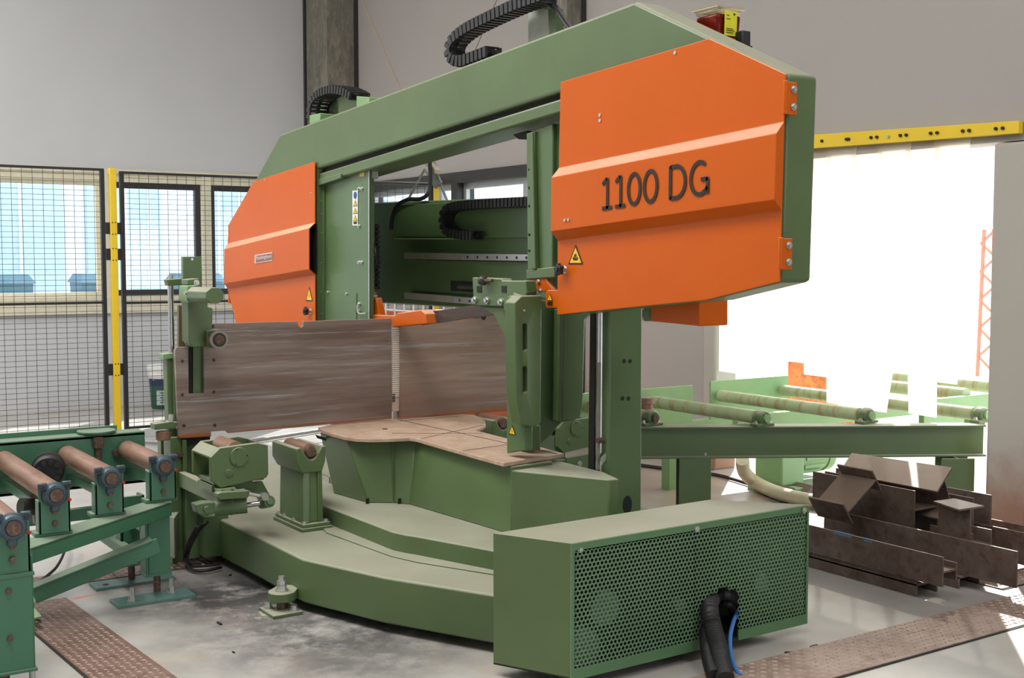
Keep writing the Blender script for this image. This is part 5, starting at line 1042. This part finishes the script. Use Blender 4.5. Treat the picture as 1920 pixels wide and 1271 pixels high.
tread('dark chequered floor plate at the lower left beside the near conveyor leg', (V((1.30, 6.95, 0)), V((1.42, 4.9, 0)), V((1.62, 6.95, 0))), TREADD, gap=False)
tread('dark chequered floor plate behind the conveyor foot plates, running under the saw base', (V((1.35, 7.22, 0)), V((2.75, 7.22, 0)), V((1.35, 7.5, 0))), TREADD)
tread('chequered floor plate beyond the scrap pile at the far right edge', (V((6.15, 4.45, 0)), V((7.4, 4.45, 0)), V((6.15, 4.15, 0))), TREADM)
# ------------------------------------------------------------------ hoses out of the box
def hose(label, pts, r, mat, cat='hose', rib=.004, name='corrugated_hose'):
    path = resample(spline(pts, 10), .0065 if rib else .03)
    return tag(mesh_obj(name, MB().tube(path, r, 14, rib), mat, smooth=True), label, cat)
hz = lambda x, y, yy_: PY(x, y, yy_)
hose('thick black corrugated hose hanging out of the front box, nearest the lens', [hz(1345,1120,4.42), hz(1334,1122,4.30), hz(1330,1140,4.18), hz(1336,1172,4.13), hz(1346,1210,4.06), hz(1352,1243,3.98), hz(1360,1272,3.90)], .040, BLACK)
hose('black hose on the left inside edge of the box opening', [hz(1338,1135,4.40), hz(1330,1150,4.26), hz(1326,1185,4.17), hz(1327,1215,4.11), hz(1332,1243,4.03), hz(1340,1268,3.94)], .034, RUBBER, rib=.003)
hose('black corrugated hose coiled at the top of the box opening', [hz(1330,1150,4.46), hz(1340,1122,4.33), hz(1360,1114,4.26), hz(1376,1124,4.30), hz(1380,1150,4.44)], .026, RUBBER, rib=.003)
hose('thin black hose crossing inside the box opening', [hz(1340,1160,4.44), hz(1352,1134,4.32), hz(1370,1136,4.28), hz(1378,1165,4.42)], .018, BLACK, rib=.002)
hose('thin bright blue air hose beside the black corrugated hoses', [hz(1380,1140,4.40), hz(1380,1152,4.25), hz(1374,1170,4.17), hz(1369,1195,4.12), hz(1371,1230,4.05), hz(1380,1256,3.97), hz(1390,1268,3.92)], .010, BLUEHOSE, rib=0, name='air_hose')
# ------------------------------------------------------------------ scrap pile of beam offcuts
EDGE_ = .012
def offcut(label, mb, mat=None): return tag(mesh_obj('beam_offcut', mb, mat or SCRAP, bevel=.002), label, 'steel offcut', 'steel beam offcuts in the scrap pile')
def hbeam(x0, x1, y0, y1, z0, z1, t=.013):
    """H beam lying along Y: upright flanges at x0 and x1, level web between"""
    zm = (z0+z1)/2
    return MB().box((x0, y0, z0), (x0+t, y1, z1)).box((x1-t, y0, z0), (x1, y1, z1)).box((x0+t, y0, zm-.006), (x1-t, y1, zm+.006))
offcut('bottom front beam offcut lying on the floor under the others', MB().box((5.62, 4.33, 0), (5.634, 5.40, .10)).box((5.62, 4.33, .06), (5.80, 5.40, .073)).box((5.80, 4.33, 0), (5.813, 5.40, .10)))
offcut('long front H beam offcut with blue paint marks on its top edge', MB().box((5.60, 4.145, .10), (5.613, 5.45, .268)).box((5.613, 4.145, .175), (5.72, 5.45, .187)).box((5.72, 4.145, .12), (5.733, 5.45, .22)))
for yy_, l in ((4.85, .07), (4.66, .03)): mesh_obj('paint_mark', MB().box((5.599, yy_-l, .250), (5.6135, yy_+l, .2695)), plain('blue_chalk', srgb(96, 120, 150), .7), [o for o in COL.objects if o.get('label') == 'long front H beam offcut with blue paint marks on its top edge'][0])
offcut('longest H beam offcut reaching furthest right in the pile', MB().box((6.0, 3.96, .075), (6.013, 5.35, .283)).box((6.013, 3.96, .17), (6.12, 5.35, .182)).box((6.12, 4.1, .072), (6.13, 5.35, .24)))
offcut('thin beam offcut on the floor below the longest one', MB().box((5.96, 4.30, 0), (5.972, 5.2, .07)).box((5.96, 4.30, .058), (6.16, 5.2, .072)).box((6.15, 4.30, 0), (6.16, 5.2, .07)))
offcut('middle H beam offcut with a rust-blotched flange', hbeam(6.16, 6.40, 4.775, 5.60, .23, .475))
q = [PX(1597, 849, 6.46), PX(1785, 876, 6.46), PX(1757, 921, 6.22), PX(1573, 886, 6.22)]
nn = (q[1]-q[0]).cross(q[3]-q[0]).normalized(); nn = nn if nn.z < 0 else -nn
m0, m1 = (q[0]+q[3])/2, (q[1]+q[2])/2; ax_ = (m1-m0).normalized(); ww = (q[0]-q[3]).normalized()
mb = MB().prism(q, nn*.013).prism([m0 + ww*.006, m1 + ww*.006, m1 - ww*.006, m0 - ww*.006], nn*.20).prism([p + nn*.20 for p in q], nn*.013)
offcut('topmost beam offcut of the pile, its broad flange tilted to the light', mb)
# short leaning piece on the left
A = V((5.80, 0, .345)); B_ = V((6.05, 0, .520)); w_ = (B_-A).normalized(); pn = V((-w_.z, 0, w_.x)); 
mb = MB()
y0, y1 = 4.98, 5.26; at = lambda p, y: V((p.x, y, p.z))
mb.prism([at(A - pn*.006, y0), at(B_ - pn*.006, y0), at(B_ + pn*.006, y0), at(A + pn*.006, y0)], (0, y1-y0, 0))
for P_ in (A, B_):
    s = w_*(-.012 if P_ is A else .012)
    mb.prism([at(P_ - pn*.085, y0), at(P_ + pn*.075, y0), at(P_ + pn*.075 + s, y0), at(P_ - pn*.085 + s, y0)], (0, y1-y0, 0))
offcut('short beam offcut leaning diagonally at the left of the pile', mb)
offcut('upright T-shaped offcut with a pale flat top and blue edge', MB().prism([PZ(x, y, .45) for x, y in ((1750,939),(1790,934),(1846,948),(1798,955))], (0,0,-.012)).box((6.11, 4.34, .22), (6.123, 4.56, .44)))
offcut('low beam offcut at the far right behind the longest one', MB().box((6.62, 3.75, .04), (6.634, 4.75, .24)).box((6.634, 3.75, .13), (6.80, 4.75, .143)).box((6.80, 3.75, 0), (6.813, 4.75, .24)))
offcut('dark upright plate offcut behind the leaning piece', MB().box((6.3, 5.45, .0), (6.312, 5.62, .46)).box((6.312, 5.53, 0), (6.5, 5.542, .44)))
offcut('dark beam offcut standing below the topmost flange', MB().box((6.50, 4.60, 0), (6.512, 5.3, .42)).box((6.512, 4.9, .2), (6.68, 5.3, .212)).box((6.68, 4.60, 0), (6.692, 5.3, .42)))
offcut('small dark offcut wedged low in the middle of the pile', hbeam(6.24, 6.44, 4.42, 4.72, .09, .265))
for i, (px, py) in enumerate(((1490, 936), (1522, 930))):
    p = PZ(px, py, 0); tag(mesh_obj('angle_offcut', MB().loft([p + V((-.08,0,0)), p + V((.08,0,0)), p + V((0,0,.09))], [p + V((-.08,.25,0)), p + V((.08,.25,0)), p + V((0,.25,.09))]), SCRAP), ('small angle offcut on the floor, left of the pile', 'small angle offcut on the floor, touching the pile')[i], 'steel offcut')
# ------------------------------------------------------------------ debris on the floor
mb = MB(); rnd = random.Random(3)
spots = [(160,1160,.02),(415,1172,.03),(490,1140,.01),(440,1225,.012),(300,1262,.01),(1545,1228,.05),(1520,1214,.03),(1490,1225,.03),(1600,1208,.02),(430,1080,.015)]
for px, py, s in spots:
    p = PZ(px, py, 0); a = rnd.random()*3; t = V((math.cos(a), math.sin(a), 0)); mb.bar(p + V((0,0,.004)), p + t*s*1.6 + V((0,0,.004)), s*.35, .008)
o = mesh_obj('metal_chips', mb, RUBBER, smooth=False, kind='stuff'); tag(o, 'scattered black metal chips on the concrete floor', 'debris')
# ------------------------------------------------------------------ basket seen under the rear beam
bs_ = empty('wire_basket', (6.0, 10.2, 0), 'orange crate with pale wire mesh seen through the gap above the steel fence plates', 'crate')
mesh_obj('crate_body', MB().box((5.7, 9.5, .0), (6.4, 10.9, 1.38)), plain('crate_orange', srgb(196, 104, 64), .6), bs_, bevel=.01)
mb = MB()
for k in range(9): mb.bar(V((5.66, 9.45+k*.19, 1.0)), V((5.66, 9.45+k*.19, 1.55)), .012, .012, (0,1,0))
for z in (1.1, 1.2, 1.3, 1.4, 1.5): mb.bar(V((5.66, 9.4, z)), V((5.66, 11.0, z)), .012, .012)
mesh_obj('basket_wires', mb, WHITE, bs_, kind='stuff')
